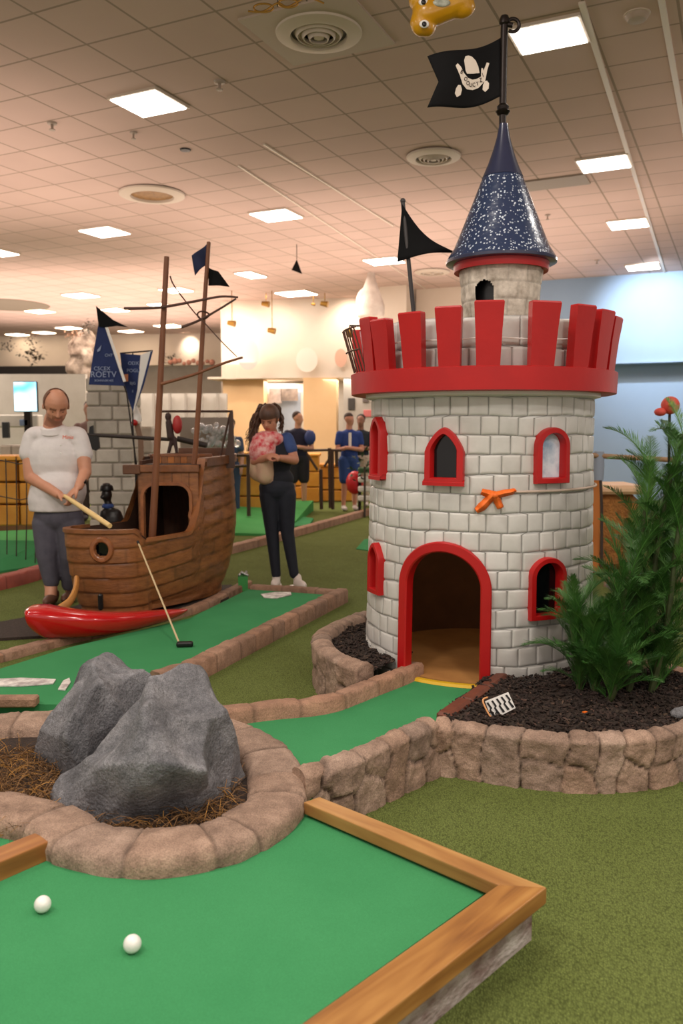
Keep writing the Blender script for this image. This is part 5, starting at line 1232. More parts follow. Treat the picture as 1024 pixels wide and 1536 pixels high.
for sg in (-1, 1): q = MB(); q.ball(T(sg*.36, .86, -.02), (.011, .008, .006), 8); q.build('eye', m_eye, man)
mb = MB(); rx, rz = .098, .150
sk = lambda i, j: None
vs = []
q = MB(); q.ball(T(0, -.08, .22), (rx*1.02, rx*1.20, rz*.775), 56, m3)
keepf = []
f_ = Vector((.42, -.80, -.50)).normalized(); s_ = Vector((f_.y, -f_.x, 0)).normalized(); u_ = s_.cross(f_); u_ = u_ if u_.z > 0 else -u_
for f in q.f:
    cc = sum((Vector(q.v[k]) for k in f), Vector())/len(f)-hc; x, y, z = cc.dot(s_)/rx, cc.dot(f_)/rx, cc.dot(u_)/rz
    side = abs(x) > .74-.25*max(0, z) and y < .30-.3*max(0, z) and z > -.05; back = y < -.35 and z > -.3; top = False
    if side or back or top: keepf.append(f)
q.f = keepf; q.m = [0]*len(keepf); q.build('hair', m_hair, man, solid=.002)
# polo shirt
mb = MB()
mb.ball(W(83, 690, .04), (.235, .155, .24), 22); mb.ball(W(88, 735, .02), (.225, .175, .21), 22); mb.ball(W(82, 655, .05), (.21, .11, .10), 18)
mb.cap(W(50, 658, .03), .085, W(44, 680, .01), .082); mb.cap(W(118, 658, .03), .08, W(125, 682, .01), .078); mb.ball(W(56, 652, .04), (.1, .1, .07), 14); mb.ball(W(112, 652, .04), (.1, .1, .07), 14)
mb.lathe([(.215, 0), (.222, .1), (.2, .2)], 24, W(84, 766, .03), Matrix.Diagonal((1, .78, 1)))
st = blob(mb, 'polo_shirt', m_shirtw, man, .011, 4)
mb = MB(); a = W(80, 645, .03); mb.lathe([(.098, -.03), (.115, -.012), (.096, .028), (.088, .024), (.1, -.02)], 22, a, Matrix.Rotation(.3, 3, 'X')); mb.build('collar', m_shirtw, st)
mb = MB(); q0 = W(102, 656, -.19+.075); 
text_part('Miniz', .042, Matrix.Translation(W(102, 656, -.135)) @ Matrix.Rotation(pi/2-.25, 4, 'X'), M('orange_print', (230, 110, 84), rough=.7), st, 'chest_logo', .002)
for k in range(2): q = MB(); q.ball(W(91, 668+12*k, -.15+.01), (.008, .006, .008), 8); q.build('button', m_white, st)
mb = MB(); mb.ball(W(88, 775, .03), (.205, .145, .13), 20); limb(mb, [W(72, 785, .03), W(71, 832, .0), W(77, 872, .0)], [.128, .092, .066]); limb(mb, [W(104, 785, .03), W(106, 832, .02), W(104, 876, .1)], [.125, .09, .066]); blob(mb, 'trousers', m_trous, man, .010, 5)
for (x, y, dy) in ((77, 895, -.05), (104, 898, .05)):
    p = W(x, y, dy); p.z = .0; mb = MB(); mb.ball((p.x, p.y-.02, .045), (.052, .135, .045), 16); mb.ball((p.x, p.y+.06, .07), (.045, .06, .055), 12); blob(mb, 'shoe', M('brown_shoe', (96, 62, 46), rough=.55), man, .008, 4)
mb = MB(); mb.lathe([(.040, -.01), (.043, 0), (.040, .01)], 16, W(122, 722, -.15), Matrix.Rotation(.5, 3, 'X')); mb.build('wristband', m_black, man)
# the pale wooden club
wc = thing('wooden_club', 'pale yellow wooden club shaft held in both hands of the man in the white polo', 'golf club', W(110, 750, -.28))
a, b2 = W(97, 744, -.27), Q(165, 789, 6.02); mb = MB(); mb.tube([a, a.lerp(b2, .2), a.lerp(b2, .6), b2], [.014, .018, .021, .018], 12); mb.build('shaft', M('pale_wood', (236, 204, 140), rough=.4), wc)
# ---- woman with long hair
wo = thing('person', 'woman with long wavy brown hair, red patterned shirt and black skinny jeans behind the lane', 'person', (-.5, 7.5, 0))
Y = 7.5; W = lambda x, y, dy=0: Q(x, y-3, Y+dy)
mb = MB(); hw_ = W(404, 632, -.02); T, m3 = head(mb, hw_, .080, .125, (-.25, -.85, -.42), .85)
limb(mb, [W(406, 645, .03), W(410, 660, .04)], [.048, .055]); mb.ball(W(410, 690, .04), (.15, .10, .2), 18); mb.ball(W(408, 672, .04), (.17, .08, .07), 14)
limb(mb, [W(433, 668, .02), W(441, 693, 0), W(420, 690, -.18)], [.055, .045, .030]); limb(mb, [W(385, 668, .02), W(382, 695, -.05), W(404, 688, -.20)], [.05, .042, .030])
hand(mb, W(420, 690, -.18), (-.7, -.3, .25), (-.4, .3, -.6), .95, 1.3, 1); hand(mb, W(400, 690, -.20), (.6, -.3, .2), (.3, .2, -.7), .95, 1.3, -1)
limb(mb, [W(404, 745, .03), W(408, 802, .02), W(414, 866, .0)], [.05, .04, .032]); limb(mb, [W(429, 745, .03), W(431, 802, .0), W(441, 866, -.05)], [.05, .04, .032])
def wtint(co):
    d = co-hw_; f_ = Vector((-.25, -.85, -.42)).normalized(); s_ = Vector((f_.y, -f_.x, 0)).normalized(); u_ = s_.cross(f_); u_ = u_ if u_.z > 0 else -u_
    x, y, z = d.dot(s_)/.08, d.dot(f_)/.08, d.dot(u_)/.125
    if d.length < .18 and y > .55:
        if .06 < z < .16 and .15 < abs(x) < .6: return (.4, .34, .32)
        if -.56 < z < -.38 and abs(x) < .28: return (.85, .45, .45)
    return (1, 1, 1)
blob(mb, 'body', M('woman_skin', (196, 134, 108), rough=.5, attr=True), wo, .0072, 4, lambda co: wtint(co))
for sg in (-1, 1): q = MB(); q.ball(T(sg*.38, .88, -.02), (.010, .007, .006), 8); q.build('eye', m_eye, wo)
m_jean = M('black_jeans', (20, 24, 36), (28, 32, 46), scale=16, rough=.8)
mb = MB(); mb.ball(W(415, 735, .04), (.165, .125, .13), 18); limb(mb, [W(404, 745, .03), W(408, 802, .02), W(414, 864, .0)], [.095, .062, .044]); limb(mb, [W(429, 745, .03), W(431, 802, .0), W(441, 864, -.05)], [.095, .062, .044]); blob(mb, 'skinny_jeans', m_jean, wo, .009, 4)
mb = MB(); mb.ball(W(412, 690, .04), (.165, .115, .19), 18); mb.ball(W(417, 722, .05), (.145, .115, .12), 18); mb.ball(W(410, 668, .04), (.175, .09, .07), 16); tp_ = blob(mb, 'dark_top', M('navy_top', (22, 24, 34), rough=.85), wo, .010, 4)
mb = MB(); mb.cap(W(430, 662, .03), .066, W(436, 676, .01), .062); blob(mb, 'blue_sleeve', M('denim_blue', (44, 66, 118), (60, 84, 138), scale=20, rough=.8), wo, .010, 3)
mb = MB(); mb.ball(W(394, 680, -.03), (.125, .12, .16), 18); mb.ball(W(402, 662, .0), (.15, .11, .08), 14); blob(mb, 'patterned_shirt', M('pink_pattern', (206, 52, 66), (232, 186, 180), scale=22, rough=.8, contrast=.14), wo, .010, 4)
mb = MB(); mb.cap(W(385, 672, .0), .05, W(386, 712, -.02), .075, 16); mb.cap(W(396, 690, -.05), .085, W(397, 716, -.04), .085, 16); mb.cap(W(386, 716, -.03), .055, W(404, 722, -.02), .055, 14); blob(mb, 'beige_sash', M('beige_cloth', (196, 178, 140), (206, 160, 140), scale=7, rough=.85, bump=.3, bscale=14, bdist=.02), wo, .010, 4)
# hair: cap plus wavy locks
m_lhair = M('long_hair', (96, 62, 44), (66, 42, 30), scale=40, rough=.5, attr=True, stretch=(1, 1, .15))
mb = MB()
hb = MB(); hb.ball(T(0, -.22, .26), (.090, .104, .104), 28, m3); f_ = Vector((-.25, -.85, -.42)).normalized(); s_ = Vector((f_.y, -f_.x, 0)).normalized(); u_ = s_.cross(f_); u_ = u_ if u_.z > 0 else -u_; kf = []
for f in hb.f:
    cc = sum((Vector(hb.v[k]) for k in f), Vector())/len(f)-hw_; x, y, z = cc.dot(s_)/.08, cc.dot(f_)/.08, cc.dot(u_)/.125
    if y < .3 or (z > .34 and y < 1.2): kf.append(f)
mb.add(hb.v, kf)
rnd = random.Random(6)
for k in range(84):
    a = rnd.uniform(0, 1); sgn = -1 if rnd.random() < .72 else 1
    if sgn < 0: e = W(rnd.uniform(368, 392), rnd.uniform(655, 684), rnd.uniform(-.06, .1)); s0 = W(rnd.uniform(389, 400), rnd.uniform(608, 620), rnd.uniform(.0, .1)); m0 = W(rnd.uniform(377, 389), rnd.uniform(630, 648), rnd.uniform(-.02, .1))
    else: e = W(rnd.uniform(418, 427), rnd.uniform(640, 656), rnd.uniform(.03, .1)); s0 = W(rnd.uniform(406, 414), rnd.uniform(608, 614), rnd.uniform(.0, .08)); m0 = W(rnd.uniform(419, 423), rnd.uniform(622, 634), rnd.uniform(.03, .1))
    p_ = catmull([s0, m0, e], 6); w_ = rnd.uniform(.006, .014); ph = rnd.uniform(0, 6); p_ = [v+Vector((.010*sin(i*1.1+ph), .01*cos(i*1.1+ph), 0)) for i, v in enumerate(p_)]
    mb.tube(p_, [w_*(1-.75*i/(len(p_)-1)) for i in range(len(p_))], 6)
mb.t = [(.8+.5*hsh(i//30), .8+.5*hsh(i//30), .8+.5*hsh(i//30)) for i in range(len(mb.v))]
mb.build('long_hair', m_lhair, wo)
for (x, y, dy, rz_) in ((414, 872, -.02, 0), (446, 870, -.08, .5)):
    p = W(x, y, dy); mb = MB(); R3 = Matrix.Rotation(rz_, 3, 'Z'); mb.ball(Vector((p.x, p.y, .045))+R3 @ Vector((0, -.05, 0)), (.045, .11, .042), 16, R3); mb.ball((p.x, p.y+.03, .075), (.04, .05, .06), 12); s2 = blob(mb, 'shoe', M('white_shoe', (226, 214, 206), rough=.6), wo, .008, 3)
    mb = MB(); mb.box(Vector((p.x, p.y, .010))+R3 @ Vector((0, -.03, 0)), (.088, .25, .02), rz_, bev=.008); mb.build('sole', m_white, s2)
# ---- people far back
def far_person(px, pyh, pyf, Y, top, bottom, skin, hair_c, label, face=(0, -1, 0), arms='fold', shorts=True, sleeve=True, shoe=(60, 60, 70), rz=0, w=1.0):
    H = Q(px, pyh, Y); G_ = Q(px, pyf, Y); h = H.z-max(0, G_.z); g = 0.0; u = H.z/1.72*1.0
    t = thing('person', label, 'person', (H.x, Y, 0)); R3 = Matrix.Rotation(rz, 3, 'Z')
    V = lambda x, y, z: Vector((H.x, Y, 0))+(R3 @ Vector((x*w, y, 0)))*u+Vector((0, 0, z*u))
    ms = M('sk'+str(skin), skin, rough=.55); mt_ = M('top'+str(top), top, rough=.85); mbm = M('bot'+str(bottom), bottom, rough=.85)
    mb = MB(); f3 = R3 @ Vector(face); head(mb, V(0, 0, 1.60), .075*u, .115*u, f3); limb(mb, [V(0, .02, 1.52), V(0, .03, 1.42)], [.055*u, .06*u]); mb.ball(V(0, .02, 1.15), (.15*u, .10*u, .28*u), 14)
    for sg in (-1, 1):
        if arms == 'fold': limb(mb, [V(sg*.19, .02, 1.36), V(sg*.24, -.02, 1.08), V(sg*.02-.08, -.22, 1.12)], [.05*u, .042*u, .034*u]); mb.ball(V(sg*.02-.11, -.23, 1.12), .036*u, 8)
        else: limb(mb, [V(sg*.19, .02, 1.36), V(sg*.25, .0, 1.08), V(sg*.24, -.1, .86)], [.05*u, .042*u, .034*u]); mb.ball(V(sg*.24, -.12, .80), (.03*u, .03*u, .06*u), 8)
        limb(mb, [V(sg*.09, .02, .9), V(sg*.10, 0, .48), V(sg*.11, .03, .07)], [.085*u, .055*u, .036*u])
    blob(mb, 'body', ms, t, .012, 3)
    mb = MB(); mb.ball(V(0, .02, 1.2), (.185*u*w, .125*u, .26*u), 16); mb.ball(V(0, .02, 1.34), (.2*u*w, .10*u, .10*u), 14); mb.ball(V(0, .02, 1.0), (.17*u*w, .12*u, .14*u), 14)
    if sleeve:
        for sg in (-1, 1): mb.cap(V(sg*.19, .02, 1.35), .066*u, V(sg*.225, 0, 1.2), .062*u)
    blob(mb, 'shirt', mt_, t, .014, 3)
    mb = MB(); mb.ball(V(0, .02, .92), (.17*u*w, .125*u, .13*u), 14)
    for sg in (-1, 1): limb(mb, [V(sg*.09, .02, .88), V(sg*.10, 0, .56 if shorts else .48)]+([] if shorts else [V(sg*.11, .03, .1)]), [.115*u, .095*u if shorts else .075*u]+([] if shorts else [.058*u]))
    blob(mb, 'shorts' if shorts else 'trousers', mbm, t, .014, 3)
    mb = MB(); mb.ball(V(0, .025, 1.655)+f3*-.02*u, (.084*u, .09*u, .085*u), 14); mb.build('hair', M('h'+str(hair_c), hair_c, rough=.7), t)
    for sg in (-1, 1): mb = MB(); mb.ball(V(sg*.11, -.05, .045), (.05*u, .13*u, .045*u), 10, R3); mb.ball(V(sg*.11, .02, .06), (.045*u, .06*u, .05*u), 8); mb.build('shoe', M('shoe'+str(shoe), shoe, rough=.6), t)
    return t, V, u
t, V, u = far_person(447, 618, 764, 14.6, (30, 34, 58), (34, 36, 44), (206, 156, 128), (58, 40, 32), 'person with dark hair in navy top and dark shorts right behind the long-haired woman', face=(.8, -.5, 0), rz=.3, shoe=(80, 90, 110))
mb = MB(); mb.ball(V(.17, -.16, 1.28), (.10, .06, .13), 12); mb.build('blue_ball_bag', M('blue_bag', (44, 66, 128), rough=.5), t)
t, V, u = far_person(524, 620, 762, 14.6, (34, 62, 132), (40, 70, 130), (196, 140, 116), (56, 38, 30), 'child in a blue sports jersey with a white stripe and blue shorts beside the castle', face=(.6, .3, 0), rz=.2, shoe=(200, 190, 186), w=.92)
mb = MB(); mb.box(V(-.02, -.135, 1.25), (.05, .02, .26), bev=.005); mb.build('jersey_stripe', m_white, t)
t, V, u = far_person(541, 622, 760, 15.4, (32, 42, 52), (196, 180, 164), (150, 106, 86), (30, 24, 22), 'person in a dark teal shirt and beige trousers standing at the castle edge', face=(-.3, -.9, 0), shorts=False, shoe=(210, 204, 200), w=.95)
t, V, u = far_person(345, 628, 775, 13.4, (60, 78, 108), (52, 70, 100), (180, 140, 120), (60, 44, 36), 'person in blue jeans standing mostly hidden behind the ship stern', shorts=False, arms='down', shoe=(30, 30, 36), w=.8)
t, V, u = far_person(133, 602, 770, 13.0, (120, 96, 92), (70, 60, 60), (170, 126, 104), (44, 30, 28), 'dark-haired person mostly hidden behind the man in the white polo', shorts=False, arms='down', w=.9)
# ================================================================ BACKGROUND
q = sweep([pp(300, 845, 0), pp(345, 832, 0), pp(420, 812, 0), pp(490, 792, 0), pp(560, 771, 0)], [(0, 0), (0, .09), (.015, .10), (.10, .10), (.115, .09), (.115, 0)], block=.6, seed=51, step=.04)
tag(q.build('stone_curb', m_brickcurb, angle=50, fixn=True), 'long thin brown curb crossing the turf behind the woman', 'curb')
def slab(name, pts, z0, z1, mat, label, cat, tops=None):
    n_ = len(pts); q = MB(); tz = tops or [z1]*n_
    vs = [(p[0], p[1], z0) for p in pts]+[(p[0], p[1], tz[i]) for i, p in enumerate(pts)]
    q.add(vs, [tuple(range(n_))[::-1], tuple(range(n_, 2*n_))]+[(i, (i+1) % n_, n_+(i+1) % n_, n_+i) for i in range(n_)]); return tag(recentre(q.build(name, mat, smooth=False, fixn=True)), label, cat)
slab('green_ramp', [pp(330, 803, 0), pp(398, 804, 0), pp(440, 789, 0), pp(470, 766, .0), pp(330, 772, 0)], 0, .1, m_felt2, 'pale green sloping felt ramp behind the ship stern and the woman', 'ramp', [.04, .03, .04, .18, .2])
slab('green_ramp', [pp(436, 793, 0), pp(464, 790, 0), pp(470, 780, 0), pp(440, 776, 0)], 0, .03, m_green, 'small darker green felt patch right of the woman', 'ramp')
slab('green_cup_flap', [pp(534, 824, 0), pp(556, 827, 0), pp(556, 815, 0), pp(546, 815, 0)], 0, .03, m_green, 'small dark green flap on the turf touching the castle at its left', 'flap', [.01, .01, .07, .05])
t = thing('hole_marker', 'little green block with a crumpled silver top beside the lane end', 'marker', P(362, 880, .05)); c = P(362, 882, .05)
q = MB(); q.box((c.x, c.y+.12, .07), (.085, .08, .13), .1); q.build('green_block', m_felt2, t, smooth=False)
q = MB()
for k in range(7): q.ball((c.x-.03+.012*k, c.y+.10+.02*(k % 2), .145+.012*(k % 3)), (.014, .014, .018), 6)
blob(q, 'silver_top', m_steel, t, .006, 1)
# --- left: curb, ramp, net
q = sweep([pp(-60, 898, 0), pp(0, 886, 0), pp(40, 876, 0), pp(66, 868, 0), pp(100, 858, 0)], [(0, 0), (0, .10), (.015, .115), (.13, .115), (.145, .10), (.145, 0)], block=.5, seed=52)
tag(q.build('stone_curb', M('red_curb', (172, 84, 68), (140, 64, 52), scale=8, rough=.7, attr=True), angle=50, fixn=True), 'reddish curb behind the man in the white polo at the left edge', 'curb')
slab('green_ramp', [pp(-80, 872, 0), pp(62, 850, 0), pp(75, 838, 0), pp(-80, 842, 0)], 0, .1, m_green, 'dark green felt ramp behind the reddish curb at the left edge', 'ramp', [.02, .02, .2, .24])
slab('green_ramp', [pp(-80, 838, 0), pp(70, 832, 0), pp(72, 800, 0), pp(-80, 806, 0)], 0, .06, m_felt2, 'pale green felt strip farther behind at the left edge', 'ramp')
slab('brown_platform', [pp(-120, 802, 0), pp(72, 798, 0), pp(76, 782, 0), pp(-120, 784, 0)], 0, .12, M('brown_platform', (150, 112, 78), (126, 90, 60), scale=4, rough=.7), 'low brown platform under the yellow boxes at the left', 'platform')
nt = thing('net_fence', 'dark wire net fence between the left edge and the man in the white polo', 'fence', (-3.4, 8.3, 0)); m_wire = M('net_wire', (60, 50, 46), rough=.6)
for k in range(6):
    x = -4+14*k; b0 = Q(x, 862, 8.6); tpn = Q(x-3+1.5*k, 688, 8.6); q = MB(); q.tube([b0, b0.lerp(tpn, .5)+Vector((.01, 0, 0)), tpn], .006, 6); q.build('wire', m_wire, nt)
for y in (688, 742): q = MB(); q.tube([Q(-12, y, 8.6), Q(30, y+8, 8.6), Q(66, y, 8.6)], .006, 6); q.build('wire', m_wire, nt)
# --- yellow wooden boxes
m_yw = M('yellow_wood', (226, 166, 66), (202, 134, 44), scale=3, rough=.5, attr=True)
def ybox(px0, px1, py0, py1, Y, label, n_=3, d=.6, mat=None, top=True):
    a, b2 = Q(px0, py1, Y), Q(px1, py0, Y); t = thing('yellow_crate', label, 'crate', ((a.x+b2.x)/2, Y, max(0, a.z)))
    z0, z1_ = max(0, a.z), b2.z; h_ = (z1_-z0)/n_
    for k in range(n_):
        q = MB(); q.box(((a.x+b2.x)/2, Y+d/2, z0+h_*(k+.5)), (b2.x-a.x, d, h_-.02), bev=.015, tint=(.9+.2*hsh(k, px0),)*3); q.build('board', mat or m_yw, t)
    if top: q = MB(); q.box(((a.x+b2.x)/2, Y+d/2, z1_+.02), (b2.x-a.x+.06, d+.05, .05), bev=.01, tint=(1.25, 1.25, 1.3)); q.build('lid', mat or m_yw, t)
ybox(-20, 24, 690, 790, 9.6, 'yellow slatted crate at the left edge behind the net', 3); ybox(31, 56, 690, 790, 9.6, 'yellow slatted crate between the net and the man in the white polo', 3)
ybox(352, 398, 683, 776, 13.6, 'yellow crate stack between the ship stern and the woman', 3)
ybox(456, 478, 684, 768, 16.2, 'narrow yellow crate stack just right of the beige pillar foot', 3); ybox(480, 530, 700, 765, 16.4, 'wide stepped yellow crate behind the railing', 3); ybox(405, 452, 690, 768, 17, 'yellow crate behind the person in navy', 3)
ob = MB(); c = Q(60, 745, 9.4); ob.box((c.x, c.y, (c.z)), (.07, .07, .9), bev=.01); c2 = recentre(ob.build('orange_post', M('orange_paint', (232, 118, 30), rough=.5))); c2.location.z = 0; tag(c2, 'orange post beside the yellow crate near the man in white', 'post')
# --- railings
m_railb = M('brown_rail', (64, 44, 34), rough=.5)
def rails(label, posts, top, Y, lower=None, loc=None):
    t = thing('railing', label, 'railing', Q(posts[0][0], posts[0][2], Y))
    for (x, y0, y1) in posts: q = MB(); q.tube([Q(x, y0, Y), Q(x+1, y1, Y)], .03, 8); q.build('post', m_railb, t)
    for seg_ in top: q = MB(); q.tube([Q(x, y, Y) for x, y in seg_], .022, 8); q.build('rail', m_railb, t)
rails('dark wooden railing between the two far groups of people', [(481, 704, 764), (494, 672, 762), (498, 674, 764), (504, 676, 700)], [[(455, 676), (492, 675), (512, 676)], [(460, 680), (476, 705)], [(486, 700), (499, 680)]], 14.4)
rails('dark railing in front of the yellow crates left of the woman', [(372, 683, 774)], [[(346, 683), (402, 683)], [(346, 700), (380, 698)]], 12.6)
# --- left stone column and counter wall
m_col = M('white_stone_block', (206, 200, 190), (176, 168, 158), scale=5, rough=.8, attr=True, bump=.3, bscale=14)
def blocks(px0, px1, py0, py1, Y, label, bw, bh, d=.5, name='stone_column'):
    a, b2 = Q(px0, py1, Y), Q(px1, py0, Y); mb = MB(); z0, z1_ = max(0, a.z), b2.z; nz = max(1, round((z1_-z0)/bh)); W_ = b2.x-a.x; nx = max(1, round(W_/bw))
    mb.box(((a.x+b2.x)/2, Y+d/2+.02, (z0+z1_)/2), (W_-.04, d-.02, z1_-z0), tint=(.78, .76, .74))
    for j in range(nz):
        xs = [0]+[(k+.5*(j % 2)+(hsh(k, j)-.5)*.3)/nx for k in range(0 if j % 2 else 1, nx)]+[1]
        for k in range(len(xs)-1):
            w_ = (xs[k+1]-xs[k])*W_
            if w_ < .03: continue
            t_ = .86+.25*hsh(j, k, px0); mb.box((a.x+(xs[k]+xs[k+1])/2*W_, Y+d/2, z0+(j+.5)*(z1_-z0)/nz), (w_-.016, d, (z1_-z0)/nz-.016), bev=.012, tint=(t_, t_, t_))
    return tag(recentre(mb.build(name, m_col, angle=30)), label, 'column')
blocks(134, 196, 566, 800, 9.8, 'pale stone block column between the man in white and the ship mast', .3, .17)
blocks(198, 228, 640, 800, 10.6, 'lower pale stone column just left of the thick ship mast', .25, .17)
blocks(0, 128, 668, 700, 12.5, 'low pale stone counter behind the man in the white polo', .5, .2, .6, 'stone_counter')
q = MB(); a, b2 = Q(-60, 572, 16.5), Q(134, 790, 16.5); q.box(((a.x+b2.x)/2, 16.6, 1.25), (b2.x-a.x, .15, 2.5)); struct(q.build('wall_booth', m_grey, smooth=False), 'grey booth wall behind the man')
q = MB(); a, b2 = Q(200, 590, 18.5), Q(342, 780, 18.5); q.box(((a.x+b2.x)/2, 18.6, (a.z)/2), (b2.x-a.x, .15, a.z)); struct(q.build('wall_booth_middle', m_grey, smooth=False), 'pale booth wall behind the ship')
for k in range(6):
    x = 206+24*k; c = Q(x, 590, 18.4); q = MB(); q.box((c.x, 18.42, c.z/2), (.05, .08, c.z)); struct(q.build('trim_%d' % (5+k), M('booth_trim', (160, 152, 144), rough=.7), smooth=False), 'vertical batten on the pale booth wall')
# screen
t = thing('tv_screen', 'bright blue and white screen on the booth wall left of the balding man', 'screen', Q(38, 616, 15.5)); c = Q(38, 595, 15.5)
q = MB(); q.box(c+Vector((0, .04, 0)), (.44, .05, .56), bev=.01); q.build('screen_frame', m_black, t); 
m_scr = M('screen_glow', (232, 250, 250), (60, 170, 214), scale=2.2, rough=.3, emis=2.2, contrast=.14, detail=1); q = MB(); q.box(c, (.40, .04, .53)); q.build('display', m_scr, t, smooth=False)
q = MB(); q.box(c+Vector((.0, .1, -.6)), (.12, .1, .9)); q.build('stand_post', m_metal, t)
for (x, y, w_, h_, lb) in ((9, 645, .12, .30, 'small black box hanging under the bright screen at the left'), (37, 634, .16, .12, 'small blue-grey box just below the bright screen')):
    c = Q(x, y, 15.6); q = MB(); q.box(c, (w_, .1, h_), bev=.01); tag(recentre(q.build('speaker_box', M('box'+str(x), (30, 32, 36) if x < 20 else (96, 112, 140), rough=.5))), lb, 'box')
q = MB(); a, b2 = Q(-10, 622, 15.9), Q(60, 640, 15.9); q.box(((a.x+b2.x)/2, 15.95, a.z-.12), (b2.x-a.x, .3, .24), bev=.02); tag(recentre(q.build('wall_cabinet', m_grey)), 'pale cabinet ledge under the bright screen', 'cabinet')
# mottled rock column with leaves rising to the ceiling at the left
t = thing('rock_column', 'tall mottled brown and white rockwork column with dark leaves left of the blue banner', 'rockwork', Q(122, 700, 17.5))
mb = MB(); rnd = random.Random(2)
for k in range(26):
    v = k/25; c = Q(118+12*sin(k*1.3)*(.4+.6*(1-v))+6*v, 660-150*v, 17.5); mb.ball(c, (.17+.1*rnd.random(), .2, .16+.08*rnd.random()), 10)
blob(mb, 'rockwork', M('mottled_rock', (168, 150, 134), (84, 68, 56), scale=5, rough=.8, contrast=.15), t, .035, 2)
def leafclump(par, cpx, cpy, Y, r, n_, seed, mat, name='leaves'):
    rnd = random.Random(seed); mb = MB(); c = Q(cpx, cpy, Y)
    for k in range(n_):
        d = Vector((rnd.gauss(0, 1), rnd.gauss(0, .5), rnd.gauss(0, .7))); p = c+d*r*.45; a = Vector((rnd.uniform(-1, 1), rnd.uniform(-1, 1), rnd.uniform(-.6, .8))).normalized()*r*.34; s_ = a.cross(Vector((0, 0, 1))).normalized()*r*.10
        mb.add([p, p+a*.5+s_, p+a, p+a*.5-s_], [(0, 1, 2, 3)])
    o_ = mb.build(name, mat, par, smooth=False)
    return o_
m_dleaf = M('dusky_leaf', (84, 74, 64), (60, 54, 46), scale=4, rough=.7)
leafclump(t, 132, 490, 17.3, .22, 60, 3, m_dleaf); leafclump(t, 108, 505, 17.3, .2, 40, 4, M('rust_leaf', (150, 110, 84), rough=.7)); leafclump(t, 114, 625, 17.0, .28, 60, 5, M('pale_leaf', (220, 210, 200), rough=.7)); leafclump(t, 108, 610, 17.2, .2, 40, 6, m_dleaf)
for i, (x, y, r, n_, lb) in enumerate(((50, 533, .5, 90, 'dark trailing plant on the far white wall ledge, right of the left lamp glow'), (10, 520, .34, 50, 'grey wilted plant on the far white wall at the left edge'), (45, 510, .3, 40, 'pale wilted plant high on the far white wall'), (255, 540, .4, 60, 'dark plant on the ledge behind the tall ship mast'))):
    t = thing('ledge_plant', lb, 'plant', Q(x, y+8, 26.4)); leafclump(t, x, y, 26.4, r*.8, n_, 10+i, m_dleaf); q = MB(); q.tube([Q(x, y, 26.4), (Q(x, y, 26.4).x, 26.65, Q(x, y+6, 26.4).z)], .02, 6); q.build('stem', m_dleaf, t)
# ledge garland, baubles behind the ship
t = thing('flower_garland', 'row of small rusty flowers on the ledge right of the ship mast', 'garland', Q(275, 545, 25.5)); rnd = random.Random(9)
for k in range(10): q = MB(); q.ball(Q(255+7*k, 543+rnd.uniform(-2, 3), 25.5), rnd.uniform(.06, .1), 8); q.build('flower', M('rusty_flower', (170, 120, 104), rough=.7), t)
rnd = random.Random(12); m_gl = M('clear_bauble', (235, 240, 245), rough=.05, trans=.7, coat=1)
t = thing('bauble_display', 'shimmering cluster of clear glass baubles behind the ship railing', 'baubles', Q(300, 690, 12)); m_bw = M('bauble_rack', (150, 140, 132), rough=.6)
q = MB(); a, b2 = Q(270, 700, 12.2), Q(344, 626, 12.2); q.box(((a.x+b2.x)/2, 12.25, (a.z+b2.z)/2), (b2.x-a.x, .04, b2.z-a.z)); q.build('rack_board', m_bw, t, smooth=False)
q = MB(); q.box(((a.x+b2.x)/2, 12.25, a.z/2), (.3, .04, a.z)); q.build('rack_leg', m_bw, t, smooth=False)
for k in range(46): q = MB(); q.ball(Q(rnd.gauss(318, 15), rnd.gauss(648, 11), 12.0), rnd.uniform(.03, .06), 10); q.build('bauble', m_gl, t)
# --- two blue pennant banners with black tip
bn = thing('pennant_banner', 'tall navy triangular pennant with faded print and white edge, black tip streaming right, beside the stone column', 'banner', Q(150, 600, 8.6)); bn['label'] = 'navy triangular banner with faded print, white edge and black streaming tip'
def poly3(pts, Y, name, mat, par, th=.006):
    q = MB(); v = [Q(x, y, Y) for x, y in pts]; n_ = len(v); q.add(v, [tuple(range(n_))]); return q.build(name, mat, par, smooth=False, solid=th)
m_bnavy = M('banner_navy', (34, 52, 104), (28, 42, 88), scale=5, rough=.8); m_pale = M('banner_print', (150, 164, 196), rough=.8)
poly3([(149, 478), (160, 490), (187, 579), (133, 577), (140, 530)], 8.6, 'banner_cloth', m_bnavy, bn); poly3([(157, 489), (161, 489), (189, 572), (185, 573)], 8.585, 'white_edge', m_white, bn)
poly3([(144, 459), (150, 464), (170, 480), (193, 491), (175, 489), (158, 491), (148, 490)], 8.58, 'black_tip', m_flag, bn)
q = MB(); q.tube([Q(146, 462, 8.62), Q(160, 500, 8.63), Q(190, 590, 8.63), Q(205, 700, 8.63), (Q(206, 700, 8.63).x, 8.63, 0)], .008, 8); q.build('banner_pole', m_metal, bn)
for (x, y, s_, tx) in ((153, 553, .055, 'CSCEX'), (155, 562, .085, 'ROETV'), (156, 571, .03, 'BOHNHSKHEE'), (163, 533, .04, 'CHT')):
    text_part(tx, s_, Matrix.Translation(Q(x, y, 8.585)) @ Matrix.Rotation(pi/2, 4, 'X'), m_pale, bn, 'banner_text', .001)
poly3([(146, 525), (152, 518), (150, 526), (146, 528)], 8.585, 'banner_mark', m_pale, bn)
b2n = thing('pennant_banner', 'navy V-shaped banner with small print and white edges hanging point down beside the tall mast', 'banner', Q(199, 615, 8.8))
